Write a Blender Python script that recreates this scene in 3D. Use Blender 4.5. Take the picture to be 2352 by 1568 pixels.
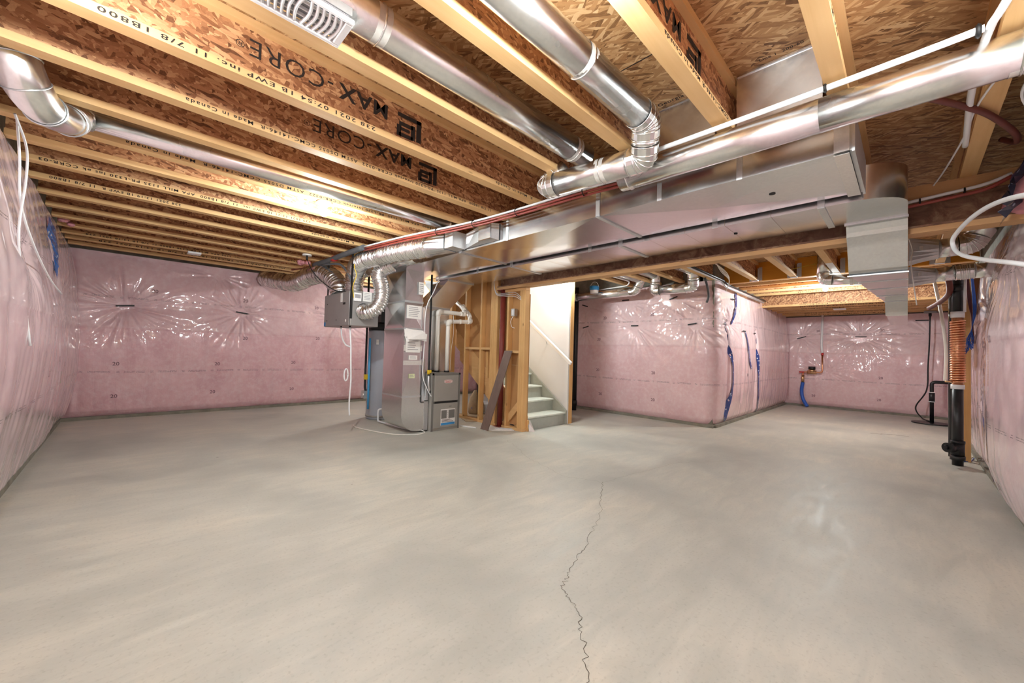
import bpy, math, random
import numpy as np
from mathutils import Vector, Matrix

for o in list(bpy.data.objects):
    bpy.data.objects.remove(o)
scene = bpy.context.scene
COL = scene.collection
random.seed(7)
RNG = np.random.default_rng(11)

# ------------------------------------------------------------------ camera
EYE = 1.15
def camera():
    yaw, tilt, roll = [math.radians(a) for a in (44.6574, 1.4905, 1.6586)]
    f = Vector((math.sin(yaw), math.cos(yaw), 0)); r = Vector((math.cos(yaw), -math.sin(yaw), 0)); up = Vector((0, 0, 1))
    f2 = f * math.cos(tilt) + up * math.sin(tilt); u2 = -f * math.sin(tilt) + up * math.cos(tilt)
    r2 = r * math.cos(roll) + u2 * math.sin(roll); u3 = -r * math.sin(roll) + u2 * math.cos(roll)
    cd = bpy.data.cameras.new('camera'); co = bpy.data.objects.new('camera', cd); COL.objects.link(co)
    m = Matrix((r2, u3, -f2)).transposed().to_4x4(); m.translation = (0, 0, EYE)
    co.matrix_world = m
    cd.sensor_width = 36.0; cd.lens = 898.53 / 2352 * 36.0; cd.clip_start = 0.02; cd.clip_end = 60
    scene.camera = co
camera()

# ------------------------------------------------------------------ world, exposure
w = bpy.data.worlds.new('world'); scene.world = w; w.use_nodes = True
w.node_tree.nodes['Background'].inputs[0].default_value = (0.9, 0.95, 1.0, 1)
w.node_tree.nodes['Background'].inputs[1].default_value = 0.3
vs = scene.view_settings
vs.view_transform = 'Standard'; vs.look = 'None'; vs.gamma = 1.0; vs.use_curve_mapping = False
vs.exposure = 1.28
scene.cycles.diffuse_bounces = 8


# ------------------------------------------------------------------ mesh helpers
class MB:
    def __init__(s): s.v = []; s.f = []; s.sm = []; s.uv = None
    def add(s, vs_, fs, smooth=False):
        b = len(s.v); s.v += [tuple(map(float, p)) for p in vs_]
        s.f += [tuple(b + i for i in f) for f in fs]; s.sm += [smooth] * len(fs); return s
    def hexa(s, c):
        return s.add(c, [(0, 3, 2, 1), (4, 5, 6, 7), (0, 1, 5, 4), (1, 2, 6, 5), (2, 3, 7, 6), (3, 0, 4, 7)])
    def box(s, x0, x1, y0, y1, z0, z1):
        return s.hexa([(x0, y0, z0), (x1, y0, z0), (x1, y1, z0), (x0, y1, z0), (x0, y0, z1), (x1, y0, z1), (x1, y1, z1), (x0, y1, z1)])
    def bar(s, p, q, wd, hd, up=(0, 0, 1)):
        p, q, up = Vector(p), Vector(q), Vector(up); t = (q - p).normalized(); r = t.cross(up)
        if r.length < 1e-4: r = Vector((1, 0, 0))
        r.normalize(); u = r.cross(t).normalized(); a = r * (wd / 2); b = u * (hd / 2)
        return s.hexa([p - a - b, q - a - b, q + a - b, p + a - b, p - a + b, q - a + b, q + a + b, p + a + b])
    def prism(s, pts, vec):
        n = len(pts); vec = Vector(vec); A = [Vector(p) for p in pts]; B = [p + vec for p in A]
        return s.add(A + B, [tuple(range(n))[::-1], tuple(range(n, 2 * n))] + [(i, (i + 1) % n, n + (i + 1) % n, n + i) for i in range(n)])
    def loft(s, loops, smooth=False, caps=True):
        n = len(loops[0]); vs_ = [p for l in loops for p in l]; fs = []
        for k in range(len(loops) - 1):
            for i in range(n):
                j = (i + 1) % n; fs.append((k * n + i, k * n + j, (k + 1) * n + j, (k + 1) * n + i))
        b = len(s.v); s.add(vs_, fs, smooth)
        if caps:
            s.f += [tuple(b + i for i in range(n))[::-1], tuple(b + (len(loops) - 1) * n + i for i in range(n))]; s.sm += [False, False]
        return s
    def tube(s, path, r, n=12, caps=True, smooth=True):
        P = [Vector(p) for p in path]; m = len(P)
        R = r if isinstance(r, (list, tuple, np.ndarray)) else [r] * m
        T = []
        for i in range(m):
            t = (P[min(i + 1, m - 1)] - P[max(i - 1, 0)])
            T.append(t.normalized() if t.length > 1e-9 else Vector((0, 0, 1)))
        a = Vector((0, 0, 1)) if abs(T[0].z) < .9 else Vector((1, 0, 0))
        nrm = (a - T[0] * a.dot(T[0])).normalized(); loops = []
        for i in range(m):
            nrm = (nrm - T[i] * nrm.dot(T[i])).normalized(); bn = T[i].cross(nrm)
            loops.append([P[i] + (nrm * math.cos(2 * math.pi * k / n) + bn * math.sin(2 * math.pi * k / n)) * R[i] for k in range(n)])
        return s.loft(loops, smooth, caps)
    def cyl(s, p, q, r, n=16): return s.tube([p, q], r, n)
    def ring(s, p, axis, r, rr, n=20):
        ax = Vector(axis).normalized(); a = Vector((0, 0, 1)) if abs(ax.z) < .9 else Vector((1, 0, 0))
        u = ax.cross(a).normalized(); v = ax.cross(u); p = Vector(p)
        loops = [[p + (u * math.cos(t) + v * math.sin(t)) * (r + rr * math.cos(q)) + ax * rr * math.sin(q) for q in (0, 1.57, 3.14, 4.71)]
                 for t in [2 * math.pi * k / n for k in range(n + 1)]]
        return s.loft(loops, True, False)
    def sphere(s, c, r, nu=16, nv=10, sq=(1, 1, 1)):
        c = Vector(c); loops = []
        for j in range(nv + 1):
            t = math.pi * (0.02 + .96 * j / nv)
            loops.append([c + Vector((math.sin(t) * math.cos(2 * math.pi * i / nu) * r * sq[0], math.sin(t) * math.sin(2 * math.pi * i / nu) * r * sq[1], -math.cos(t) * r * sq[2])) for i in range(nu)])
        return s.loft(loops, True)
    def grid(s, P, smooth=True):
        a, b = len(P), len(P[0]); base = [p for row in P for p in row]
        return s.add(base, [(i * b + j, i * b + j + 1, (i + 1) * b + j + 1, (i + 1) * b + j) for i in range(a - 1) for j in range(b - 1)], smooth)

BASE = {}
def link(o, parent=None, base=None):
    COL.objects.link(o)
    if parent is not None: o.parent = parent
    return o
def mesh_of(mb, name, off, material):
    me = bpy.data.meshes.new(name); off = Vector(off)
    me.from_pydata([tuple(Vector(p) - off) for p in mb.v], [], mb.f)
    me.polygons.foreach_set('use_smooth', mb.sm)
    if mb.uv is not None:
        l = me.uv_layers.new(name='UVMap'); idx = np.empty(len(me.loops), dtype=np.int32); me.loops.foreach_get('vertex_index', idx)
        l.data.foreach_set('uv', np.asarray(mb.uv, dtype=np.float32)[idx].ravel())
    me.materials.append(material); me.update(); return me
def thing(name, label, cat, base, group=None):
    o = bpy.data.objects.new(name, None); o.empty_display_size = .05; o.location = base; link(o)
    o['label'] = label; o['category'] = cat
    if group: o['group'] = group
    BASE[o.name] = Vector(base); return o
def part(name, mb, material, parent, label=None, bevel=0, kind=None):
    off = BASE[parent.name]
    o = bpy.data.objects.new(name, mesh_of(mb, name, off, material)); link(o, parent)
    BASE[o.name] = off
    if label: o['label'] = label
    if kind: o['kind'] = kind
    if bevel:
        b = o.modifiers.new('bevel', 'BEVEL'); b.width = bevel; b.segments = 2; b.limit_method = 'ANGLE'; b.angle_limit = .8
    return o
def solo(name, mb, material, label, cat, group=None, base=None, bevel=0):
    if base is None:
        A = np.array(mb.v); base = (A[:, 0].mean(), A[:, 1].mean(), A[:, 2].min())
    o = bpy.data.objects.new(name, mesh_of(mb, name, base, material)); o.location = base; link(o)
    BASE[o.name] = Vector(base); o['label'] = label; o['category'] = cat
    if group: o['group'] = group
    if bevel:
        b = o.modifiers.new('bevel', 'BEVEL'); b.width = bevel; b.segments = 2; b.limit_method = 'ANGLE'; b.angle_limit = .8
    return o
def struct(name, mb, material, label=None, base=(0, 0, 0)):
    o = bpy.data.objects.new(name, mesh_of(mb, name, base, material)); o.location = base; link(o)
    BASE[o.name] = Vector(base); o['kind'] = 'structure'
    if label: o['label'] = label
    return o
def spline(pts, per=8):
    P = [Vector(p) for p in pts]; out = []
    P = [P[0] * 2 - P[1]] + P + [P[-1] * 2 - P[-2]]
    for i in range(1, len(P) - 2):
        for k in range(per):
            t = k / per; a, b, c, d = P[i - 1:i + 3]
            out.append(.5 * ((2 * b) + (-a + c) * t + (2 * a - 5 * b + 4 * c - d) * t * t + (-a + 3 * b - 3 * c + d) * t ** 3))
    out.append(P[-2]); return out
def fillet(pts, r, n=5):
    P = [Vector(p) for p in pts]; out = [P[0]]
    for i in range(1, len(P) - 1):
        a = (P[i - 1] - P[i]); b = (P[i + 1] - P[i]); q = min(r, a.length * .49, b.length * .49)
        A = P[i] + a.normalized() * q; B = P[i] + b.normalized() * q
        for k in range(n + 1):
            t = k / n; out.append(A * (1 - t) ** 2 + P[i] * 2 * t * (1 - t) + B * t * t)
    out.append(P[-1]); return out
_TXT = {}
def text_pts(body, bold=0.0, spacing=1.0):
    key = (body, bold, spacing)
    if key not in _TXT:
        c = bpy.data.curves.new('t', 'FONT'); c.body = body; c.size = 1.0; c.resolution_u = 3; c.offset = bold; c.space_character = spacing
        o = bpy.data.objects.new('t', c); COL.objects.link(o)
        dg = bpy.context.evaluated_depsgraph_get(); dg.update()
        m = bpy.data.meshes.new_from_object(o.evaluated_get(dg))
        _TXT[key] = ([tuple(v.co) for v in m.vertices], [tuple(p.vertices) for p in m.polygons])
        bpy.data.objects.remove(o); bpy.data.meshes.remove(m); bpy.data.curves.remove(c)
    return _TXT[key]
def put_text(mb, body, org, right, up, size, bold=0.0, spacing=1.0, width=None, fn=None, center=False):
    V, Fc = text_pts(body, bold, spacing); org, right, up = Vector(org), Vector(right).normalized(), Vector(up).normalized()
    xs = [p[0] for p in V]; sx = size if width is None else width / (max(xs) - min(xs)); ox = (min(xs) + max(xs)) / 2 if center else min(xs)
    pts = [org + right * ((p[0] - ox) * sx) + up * (p[1] * size) for p in V]
    if fn: pts = [fn(p) for p in pts]
    mb.add(pts, Fc); return mb
# ------------------------------------------------------------------ materials
class NT:
    def __init__(s, name):
        s.m = bpy.data.materials.new(name); s.m.use_nodes = True; s.t = s.m.node_tree; s.b = s.t.nodes['Principled BSDF']
    def n(s, typ, **kw):
        x = s.t.nodes.new(typ)
        for k, v in kw.items():
            if k.startswith('i_'):
                key = k[2:]; x.inputs[int(key) if key.isdigit() else key].default_value = v
            else: setattr(x, k, v)
        return x
    def l(s, a, b): s.t.links.new(a, b)
    def coord(s, scale=(1, 1, 1), rot=(0, 0, 0), kind='Object'):
        tc = s.n('ShaderNodeTexCoord'); mp = s.n('ShaderNodeMapping'); mp.inputs['Scale'].default_value = scale; mp.inputs['Rotation'].default_value = rot
        s.l(tc.outputs[kind], mp.inputs[0]); return mp.outputs[0]
    def noise(s, vec, scale, detail=3, rough=.55, dist=0.0):
        x = s.n('ShaderNodeTexNoise'); x.inputs['Scale'].default_value = scale; x.inputs['Detail'].default_value = detail; x.inputs['Roughness'].default_value = rough; x.inputs['Distortion'].default_value = dist
        s.l(vec, x.inputs['Vector']); return x.outputs['Fac']
    def ramp(s, fac, stops):
        x = s.n('ShaderNodeValToRGB'); e = x.color_ramp.elements
        while len(e) < len(stops): e.new(.5)
        for q, (p, c) in zip(e, stops): q.position = p; q.color = (c[0], c[1], c[2], 1)
        s.l(fac, x.inputs[0]); return x.outputs[0]
    def mix(s, fac, a, b, mode='MIX'):
        x = s.n('ShaderNodeMix', data_type='RGBA', blend_type=mode)
        for v, i in ((fac, 0), (a, 6), (b, 7)):
            if hasattr(v, 'links'): s.l(v, x.inputs[i])
            else: x.inputs[i].default_value = v if i == 0 else (*v, 1)
        return x.outputs[2]
    def math(s, op, a, b=None):
        x = s.n('ShaderNodeMath', operation=op)
        for v, i in ((a, 0), (b, 1)):
            if v is None: continue
            if hasattr(v, 'links'): s.l(v, x.inputs[i])
            else: x.inputs[i].default_value = v
        return x.outputs[0]
    def bump(s, h, strength, dist=.01):
        x = s.n('ShaderNodeBump'); x.inputs['Strength'].default_value = strength; x.inputs['Distance'].default_value = dist
        s.l(h, x.inputs['Height']); s.l(x.outputs[0], s.b.inputs['Normal'])
    def set(s, **kw):
        for k, v in kw.items():
            k = k.replace('_', ' '); v = (*v, 1) if isinstance(v, tuple) and len(v) == 3 else v
            if hasattr(v, 'links'): s.l(v, s.b.inputs[k])
            else: s.b.inputs[k].default_value = v
        return s
def srgb(r, g, b):
    f = lambda c: (c / 255 / 12.92) if c / 255 <= .04045 else ((c / 255 + .055) / 1.055) ** 2.4
    return (f(r), f(g), f(b))
def plain(name, col, rough=.5, metal=0.0, var=.12, scale=9, spec=.5, coat=0.0):
    t = NT(name); c = t.coord(); nz = t.noise(c, scale, 4)
    d = tuple(x * (1 - var) for x in col); h = tuple(min(1, x * (1 + var)) for x in col)
    t.set(Base_Color=t.ramp(nz, [(.3, d), (.7, h)]), Roughness=rough, Metallic=metal, Specular_IOR_Level=spec)
    if coat: t.set(Coat_Weight=coat, Coat_Roughness=.08)
    return t.m
def wood(name, light, dark, axis=0, knots=True, rough=.62):
    t = NT(name); sc = [26, 26, 26]; sc[axis] = 1.3
    c = t.coord(tuple(sc)); a = t.noise(c, 1.0, 5, .6, .6)
    c2 = t.coord((1, 1, 1)); b = t.noise(c2, 2.3, 2)
    col = t.mix(t.math('MULTIPLY', a, 1.0), dark, light)
    col = t.mix(t.ramp(b, [(.35, (0, 0, 0)), (.75, (1, 1, 1))]), col, t.mix(.5, col, tuple(min(1, x * 1.15) for x in light)))
    if knots:
        sk = [9, 9, 9]; sk[axis] = 3.0
        v = t.n('ShaderNodeTexVoronoi'); v.inputs['Scale'].default_value = 1.0; t.l(t.coord(tuple(sk)), v.inputs['Vector'])
        k = t.ramp(v.outputs['Distance'], [(.03, (1, 1, 1)), (.1, (0, 0, 0))])
        col = t.mix(k, col, tuple(x * .42 for x in dark))
    t.set(Base_Color=col, Roughness=rough, Specular_IOR_Level=.3); t.bump(a, .12, .004); return t.m
def osb(name, tones, scale, rots):
    t = NT(name); layers = []
    tc = t.n('ShaderNodeTexCoord'); wz = t.noise(tc.outputs['Object'], 7, 2)
    for k, (rot, sx) in enumerate(zip(rots, (1.0, 1.3, .85, 1.1))):
        mp = t.n('ShaderNodeMapping'); mp.inputs['Rotation'].default_value = rot; mp.inputs['Location'].default_value = (3.3 * k, 1.7 * k, k)
        m2 = t.n('ShaderNodeMapping'); m2.inputs['Scale'].default_value = tuple(c_ * sx for c_ in scale)
        t.l(tc.outputs['Object'], mp.inputs[0]); t.l(mp.outputs[0], m2.inputs[0])
        dz = t.n('ShaderNodeMixRGB'); dz.inputs[0].default_value = .1; t.l(m2.outputs[0], dz.inputs[1]); t.l(wz, dz.inputs[2])
        v = t.n('ShaderNodeTexVoronoi'); v.inputs['Scale'].default_value = 1.0; t.l(dz.outputs[0], v.inputs['Vector'])
        sp = t.n('ShaderNodeSeparateColor'); t.l(v.outputs['Color'], sp.inputs[0])
        gn = t.noise(m2.outputs[0], 3.0, 2)
        layers.append((sp.outputs[0], sp.outputs[1], t.ramp(t.math('ADD', t.math('MULTIPLY', sp.outputs[0], .8), t.math('MULTIPLY', gn, .25)), tones)))
    col = layers[0][2]; h_ = layers[0][0]
    for k, th in ((1, .45), (2, .55), (3, .65)):
        if k < len(layers): s_ = t.math('GREATER_THAN', layers[k][1], th); col = t.mix(s_, col, layers[k][2]); h_ = t.math('ADD', h_, t.math('MULTIPLY', layers[k][0], s_))
    t.set(Base_Color=col, Roughness=.55, Specular_IOR_Level=.35); t.bump(h_, .25, .004); return t.m
def galv(name, col=(.78, .79, .80), rough=.22, dent=.03, streak=0):
    t = NT(name); c = t.coord()
    v = t.n('ShaderNodeTexVoronoi'); v.inputs['Scale'].default_value = 75; t.l(c, v.inputs['Vector'])
    sp = t.n('ShaderNodeSeparateColor'); t.l(v.outputs['Color'], sp.inputs[0])
    b = t.mix(sp.outputs[0], tuple(x * .965 for x in col), tuple(min(1, x * 1.03) for x in col))
    nz = t.noise(c, 3.0, 3); r = t.n('ShaderNodeMapRange'); r.inputs['To Min'].default_value = rough * .8; r.inputs['To Max'].default_value = rough * 1.35; t.l(nz, r.inputs[0])
    t.set(Base_Color=b, Metallic=1.0, Roughness=r.outputs[0])
    t.bump(t.noise(c, 2.6, 2), dent, .03); return t.m
def film_wall(name, c_lo, c_hi, c_white):
    """pink glass-wool blanket behind clear poly with two printed lines"""
    t = NT(name); tc = t.n('ShaderNodeTexCoord'); c = tc.outputs['Object']
    a = t.noise(c, 3.2, 5, .62, .5); b = t.noise(c, 17, 4, .6)
    col = t.mix(t.ramp(a, [(.32, (0, 0, 0)), (.68, (1, 1, 1))]), c_lo, c_hi)
    col = t.mix(t.ramp(b, [(.45, (0, 0, 0)), (.75, (.55, .55, .55))]), col, c_white)
    sx = t.n('ShaderNodeSeparateXYZ'); t.l(tc.outputs['UV'], sx.inputs[0]); u, z = sx.outputs[0], sx.outputs[1]
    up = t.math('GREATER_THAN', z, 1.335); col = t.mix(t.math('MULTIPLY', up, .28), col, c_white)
    sagu = t.math('MULTIPLY', t.math('SINE', t.math('MULTIPLY', u, 2.1)), .006)
    mask = None
    for zl in (1.795, .69):
        d = t.math('ABSOLUTE', t.math('ADD', t.math('SUBTRACT', z, zl), sagu))
        ln = t.math('LESS_THAN', t.math('ABSOLUTE', t.math('SUBTRACT', d, .008)), .0032)
        mask = ln if mask is None else t.math('MAXIMUM', mask, ln)
    fr = t.math('FRACT', t.math('MULTIPLY', u, 2.7)); dash = t.math('MAXIMUM', t.math('LESS_THAN', fr, .62), t.math('MULTIPLY', t.math('GREATER_THAN', fr, .74), t.math('LESS_THAN', fr, .84)))
    wn = t.n('ShaderNodeTexNoise'); wn.inputs['Scale'].default_value = 130; t.l(c, wn.inputs['Vector'])
    tx = t.math('GREATER_THAN', wn.outputs['Fac'], .46)
    mask = t.math('MULTIPLY', t.math('MULTIPLY', mask, dash), t.math('MULTIPLY', tx, .72))
    col = t.mix(mask, col, (.03, .025, .035))
    t.set(Base_Color=col, Roughness=.5, Specular_IOR_Level=.35, Coat_Weight=1.0, Coat_Roughness=.06, Coat_IOR=1.6)
    cs = t.coord((30, 30, 3.0)); t.bump(t.math('ADD', t.math('MULTIPLY', t.noise(cs, 1.0, 3, .6, .8), .55), t.noise(c, 18, 3)), .4, .010); return t.m
def concrete():
    t = NT('concrete_floor'); c = t.coord()
    big = t.noise(c, .9, 4, .55, .4); st = t.noise(t.coord((2.2, 9, 1), (0, 0, .65)), 1.0, 5, .6, .8); fine = t.noise(c, 60, 3)
    col = t.ramp(big, [(.28, srgb(166, 167, 160)), (.5, srgb(190, 189, 179)), (.72, srgb(206, 200, 185))])
    col = t.mix(t.ramp(st, [(.35, (.5, .5, .5)), (.62, (0, 0, 0))]), col, srgb(164, 166, 158))
    col = t.mix(t.ramp(fine, [(.55, (0, 0, 0)), (.8, (.5, .5, .5))]), col, srgb(146, 143, 133))
    sp = t.n('ShaderNodeTexVoronoi'); sp.inputs['Scale'].default_value = 1.9; t.l(c, sp.inputs['Vector'])
    col = t.mix(t.ramp(sp.outputs['Distance'], [(.012, (.7, .7, .7)), (.03, (0, 0, 0))]), col, srgb(84, 72, 60))
    t.set(Base_Color=col, Roughness=t.ramp(st, [(.3, (.42, .42, .42)), (.7, (.62, .62, .62))]), Specular_IOR_Level=.4)
    t.bump(t.math('ADD', st, t.math('MULTIPLY', fine, .25)), .12, .006); return t.m
def emit(name, col, strength):
    t = NT(name); t.set(Base_Color=(1, 1, 1), Emission_Color=col, Emission_Strength=strength); return t.m
def tape_mat(name, col, dot):
    t = NT(name); v = t.n('ShaderNodeTexVoronoi'); v.inputs['Scale'].default_value = 17; t.l(t.coord(), v.inputs['Vector'])
    t.set(Base_Color=t.mix(t.ramp(v.outputs['Distance'], [(.2, (1, 1, 1)), (.27, (0, 0, 0))]), col, dot), Roughness=.25, Coat_Weight=.5); return t.m
M = {}
M['osb'] = osb('osb', [(0.08, srgb(92, 58, 38)), (.3, srgb(154, 104, 70)), (.62, srgb(184, 134, 94)), (1.0, srgb(222, 180, 134))], (9, 62, 62), ((.1, .5, .3), (.3, -.7, -.6), (.2, 1.1, 1.1), (.1, -.1, -.2)))
M['osb_deck'] = osb('osb_deck', [(0.08, srgb(100, 68, 42)), (.3, srgb(162, 118, 76)), (.65, srgb(188, 146, 100)), (1.0, srgb(222, 188, 142))], (62, 8, 62), ((.1, .2, .12), (.1, .1, -.3), (.2, .1, .5), (.1, .1, -.65)))
M['pine_x'] = wood('pine_x', srgb(226, 190, 138), srgb(196, 150, 92), 0)
M['pine_y'] = wood('pine_y', srgb(224, 186, 134), srgb(192, 146, 90), 1)
M['pine_z'] = wood('pine_z', srgb(226, 186, 128), srgb(190, 140, 80), 2)
M['lvl'] = wood('lvl', srgb(214, 150, 50), srgb(186, 116, 28), 1, False)
M['nailer'] = wood('nailer', srgb(212, 172, 124), srgb(180, 134, 88), 1)
M['galv'] = galv('galvanised_sheet')
M['galv_round'] = galv('galvanised_pipe', (.86, .87, .86), .24, .03)
M['galv_dull'] = galv('galvanised_dull', (.70, .72, .73), .46, .05)
M['foil'] = galv('foil_flex', (.9, .9, .89), .24, .15)
M['seal'] = plain('clear_seal', srgb(222, 220, 214), .18, .35, .06, 60)
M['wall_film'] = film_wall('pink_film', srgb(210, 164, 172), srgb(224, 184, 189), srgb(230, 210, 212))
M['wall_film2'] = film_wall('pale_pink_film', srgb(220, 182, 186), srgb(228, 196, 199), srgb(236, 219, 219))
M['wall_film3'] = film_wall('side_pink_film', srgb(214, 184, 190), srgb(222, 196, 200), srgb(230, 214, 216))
M['wool'] = plain('pink_wool', srgb(222, 158, 166), .95, 0, .16, 26, .1)
M['floor'] = concrete()
M['crack'] = plain('crack', srgb(92, 84, 74), .9)
M['curb'] = plain('footing', srgb(128, 124, 112), .85, 0, .25, 7)
M['dark'] = plain('dark_gap', srgb(38, 36, 34), .8)
M['steel'] = None
t = NT('rusty_steel'); c = t.coord(); nz = t.noise(c, 9, 6, .68, .6); n2 = t.noise(c, 2.2, 3)
col = t.ramp(nz, [(.36, srgb(104, 74, 60)), (.5, srgb(140, 106, 84)), (.62, srgb(176, 146, 116)), (.8, srgb(198, 170, 140))])
t.set(Base_Color=t.mix(t.ramp(n2, [(.4, (0, 0, 0)), (.7, (1, 1, 1))]), col, srgb(126, 94, 76)), Roughness=.72, Specular_IOR_Level=.3); t.bump(nz, .3, .004); M['steel'] = t.m
M['post_red'] = plain('red_primer', srgb(128, 52, 42), .55, 0, .15, 8)
M['white_wall'] = plain('white_paint', srgb(222, 222, 222), .7, 0, .015, 3)
M['white_trim'] = plain('white_gloss', srgb(240, 240, 238), .35, 0, .02, 5)
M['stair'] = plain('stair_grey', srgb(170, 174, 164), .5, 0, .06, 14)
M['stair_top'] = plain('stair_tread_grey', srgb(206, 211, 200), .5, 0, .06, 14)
M['kraft'] = plain('kraft_board', srgb(186, 142, 92), .8, 0, .08, 3)
M['pvc'] = plain('pvc_white', srgb(246, 243, 234), .4, 0, .03, 6)
M['pex'] = plain('pex_white', srgb(232, 234, 236), .35, 0, .03, 6)
M['red'] = plain('red_plastic', srgb(190, 40, 36), .4)
M['maroon'] = plain('maroon_hose', srgb(104, 52, 44), .5, 0, .12)
M['maroon_l'] = plain('red_tube', srgb(150, 66, 56), .4, 0, .1)
M['abs'] = plain('abs_black', srgb(26, 26, 28), .38, 0, .2)
M['black'] = plain('black_rubber', srgb(22, 22, 23), .55)
M['copper'] = plain('copper', (.82, .42, .24), .28, 1.0, .15, 14)
M['brass'] = plain('brass', (.72, .5, .28), .3, 1.0, .1)
M['ink'] = plain('stamp_ink', srgb(44, 36, 32), .8, 0, .2)
M['ink_soft'] = plain('stamp_ink_faded', srgb(96, 70, 48), .85, 0, .2)
M['film_ink'] = plain('film_ink', srgb(120, 88, 96), .6)
M['film_ink'].node_tree.nodes['Principled BSDF'].inputs['Coat Weight'].default_value = .5
M['grey_paint'] = plain('furnace_grey', srgb(156, 154, 147), .4, .1, .04, 5)
M['grey_dark'] = plain('furnace_grey_dark', srgb(120, 119, 115), .4, .1, .05, 5)
M['hrv'] = plain('unit_grey', srgb(150, 148, 146), .4, .2, .04, 5)
M['tank'] = plain('tank_grey', srgb(170, 176, 186), .35, .1, .04, 4)
M['tank_blue'] = plain('blue_pipe', srgb(72, 160, 214), .4, 0, .06)
M['paper'] = plain('paper', srgb(232, 230, 226), .8, 0, .03, 20)
M['paper_text'] = plain('print_grey', srgb(150, 148, 150), .8)
M['film_label'] = plain('label_yellow', srgb(214, 220, 176), .6)
M['blue'] = plain('blue_print', srgb(54, 140, 200), .5)
M['tape'] = tape_mat('blue_tape', srgb(34, 60, 128), srgb(214, 222, 236))
M['tape_bright'] = tape_mat('bright_blue_tape', srgb(26, 112, 196), srgb(226, 236, 244))
M['navy'] = tape_mat('navy_film', srgb(22, 34, 62), srgb(160, 172, 190))
M['blue_wire'] = plain('blue_wire', srgb(44, 96, 190), .4)
M['yellow'] = plain('yellow_wire', srgb(226, 190, 40), .4)
M['insul_grey'] = plain('pipe_foam', srgb(98, 100, 104), .8)
M['plank'] = wood('vinyl_plank', srgb(128, 108, 98), srgb(92, 74, 66), 2, False, .5)
M['card'] = plain('cardboard', srgb(182, 160, 130), .85)
M['tile_w'] = plain('tile_white', srgb(214, 216, 214), .35)
M['vent'] = plain('vent_white', srgb(236, 236, 236), .4, 0, .02)
M['shade'] = plain('vent_inside', srgb(150, 148, 150), .6)
def bulb_mat(watts): return emit('bulb_glow', (.93, 1.0, 1.0), watts / (math.pi * 4 * math.pi * .034 ** 2))
M['porcelain'] = plain('porcelain', srgb(240, 240, 236), .25, 0, .02)
M['green'] = plain('green_tape', srgb(60, 190, 70), .5)
# ------------------------------------------------------------------ floor
JB = 2.44; JD = .302; DECK = JB + JD
XL, XM, XF, YB, YR, YM = -.62, 6.9, 12.2, 8.28, -.62, 2.24
fl = struct('floor', MB().box(-1.0, 12.6, -1.0, 8.8, -.15, 0), M['floor'], 'bare trowelled concrete slab')
def ribbon(pts, wfn, z=.0012):
    mb = MB(); L, R_ = [], []
    for i, p in enumerate(pts):
        a = Vector(pts[max(i - 1, 0)]); b = Vector(pts[min(i + 1, len(pts) - 1)]); t = (b - a).normalized(); n = Vector((-t.y, t.x)); ww = wfn(i)
        L.append((p[0] + n.x * ww, p[1] + n.y * ww, z)); R_.append((p[0] - n.x * ww, p[1] - n.y * ww, z))
    k = len(L); mb.add(L + R_, [(i, i + 1, k + i + 1, k + i) for i in range(k - 1)]); return mb
def jag(pts, n, amp):
    out = []
    for a, b in zip(pts[:-1], pts[1:]):
        a, b = Vector(a), Vector(b); d = b - a; nn = Vector((-d.y, d.x)).normalized()
        for k in range(n):
            out.append(a + d * (k / n) + nn * random.uniform(-amp, amp) * (k > 0))
    out.append(Vector(pts[-1])); return out
cr = [(3.586, 3.665), (3.164, 2.888), (2.963, 2.284), (3.106, 1.926), (2.518, 1.574), (2.001, 1.35), (1.72, 1.258), (1.561, 1.186), (1.484, 1.039), (1.338, .892), (1.12, .74), (.8, .6)]
part('crack', ribbon(jag(cr[3:], 14, .016), lambda i: .0008 + .0008 * random.random()), M['crack'], fl, 'thin meandering crack in the slab')
part('crack', ribbon(jag(cr[:4], 14, .02), lambda i: .0007), M['crack'], fl)
part('crack', ribbon(jag([(3.106, 1.926), (4.3, 1.75), (5.0, 1.3)], 18, .02), lambda i: .0006), M['crack'], fl)
part('crack', ribbon(jag([(8.6, .42), (8.75, .2), (8.8, -.02)], 6, .02), lambda i: .012), M['curb'], fl)

# ------------------------------------------------------------------ ceiling deck: OSB sheets
ce = struct('ceiling', MB().box(XL - .3, 4.22, YR - .3, 8.8, DECK + .016, DECK + .05).box(4.22, 7.46, YR - .3, 4.0, DECK + .016, DECK + .05).box(5.3, 7.46, 4.0, 8.8, DECK + .016, DECK + .05)
            .box(7.46, 9.8, YR - .3, 2.6, DECK + .016, DECK + .05).box(9.7, 12.6, YR - .3, 2.6, 2.568, 2.6), M['osb_deck'], 'oriented strand board subfloor seen from below')
def sheet(x0, x1, y0, y1, z):
    part('osb_panel', MB().box(x0 + .002, x1 - .002, y0 + .002, y1 - .002, z, z + .015), M['osb_deck'], ce)
ys = [-.9, .3, 1.52, 2.74, 3.96, 5.18, 6.4, 7.62, 8.8]
for i in range(len(ys) - 1):
    xs = [-.92, .55, 2.99, 4.22] if i % 2 else [-.92, 1.75, 4.22]
    xs2 = [4.22, 5.8, 7.46]
    for a, b in zip(xs[:-1], xs[1:]): sheet(a, b, ys[i], ys[i + 1], DECK)
    for a, b in zip(xs2[:-1], xs2[1:]):
        if ys[i] < 3.9: sheet(a, b, ys[i], ys[i + 1], DECK)
        elif a > 5: sheet(5.3, b, ys[i], ys[i + 1], DECK)
    if i < 3:
        sheet(7.46, 9.74, ys[i], min(ys[i + 1], 2.6), DECK); sheet(9.74, 12.5, ys[i], min(ys[i + 1], 2.6), 2.552)

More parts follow.
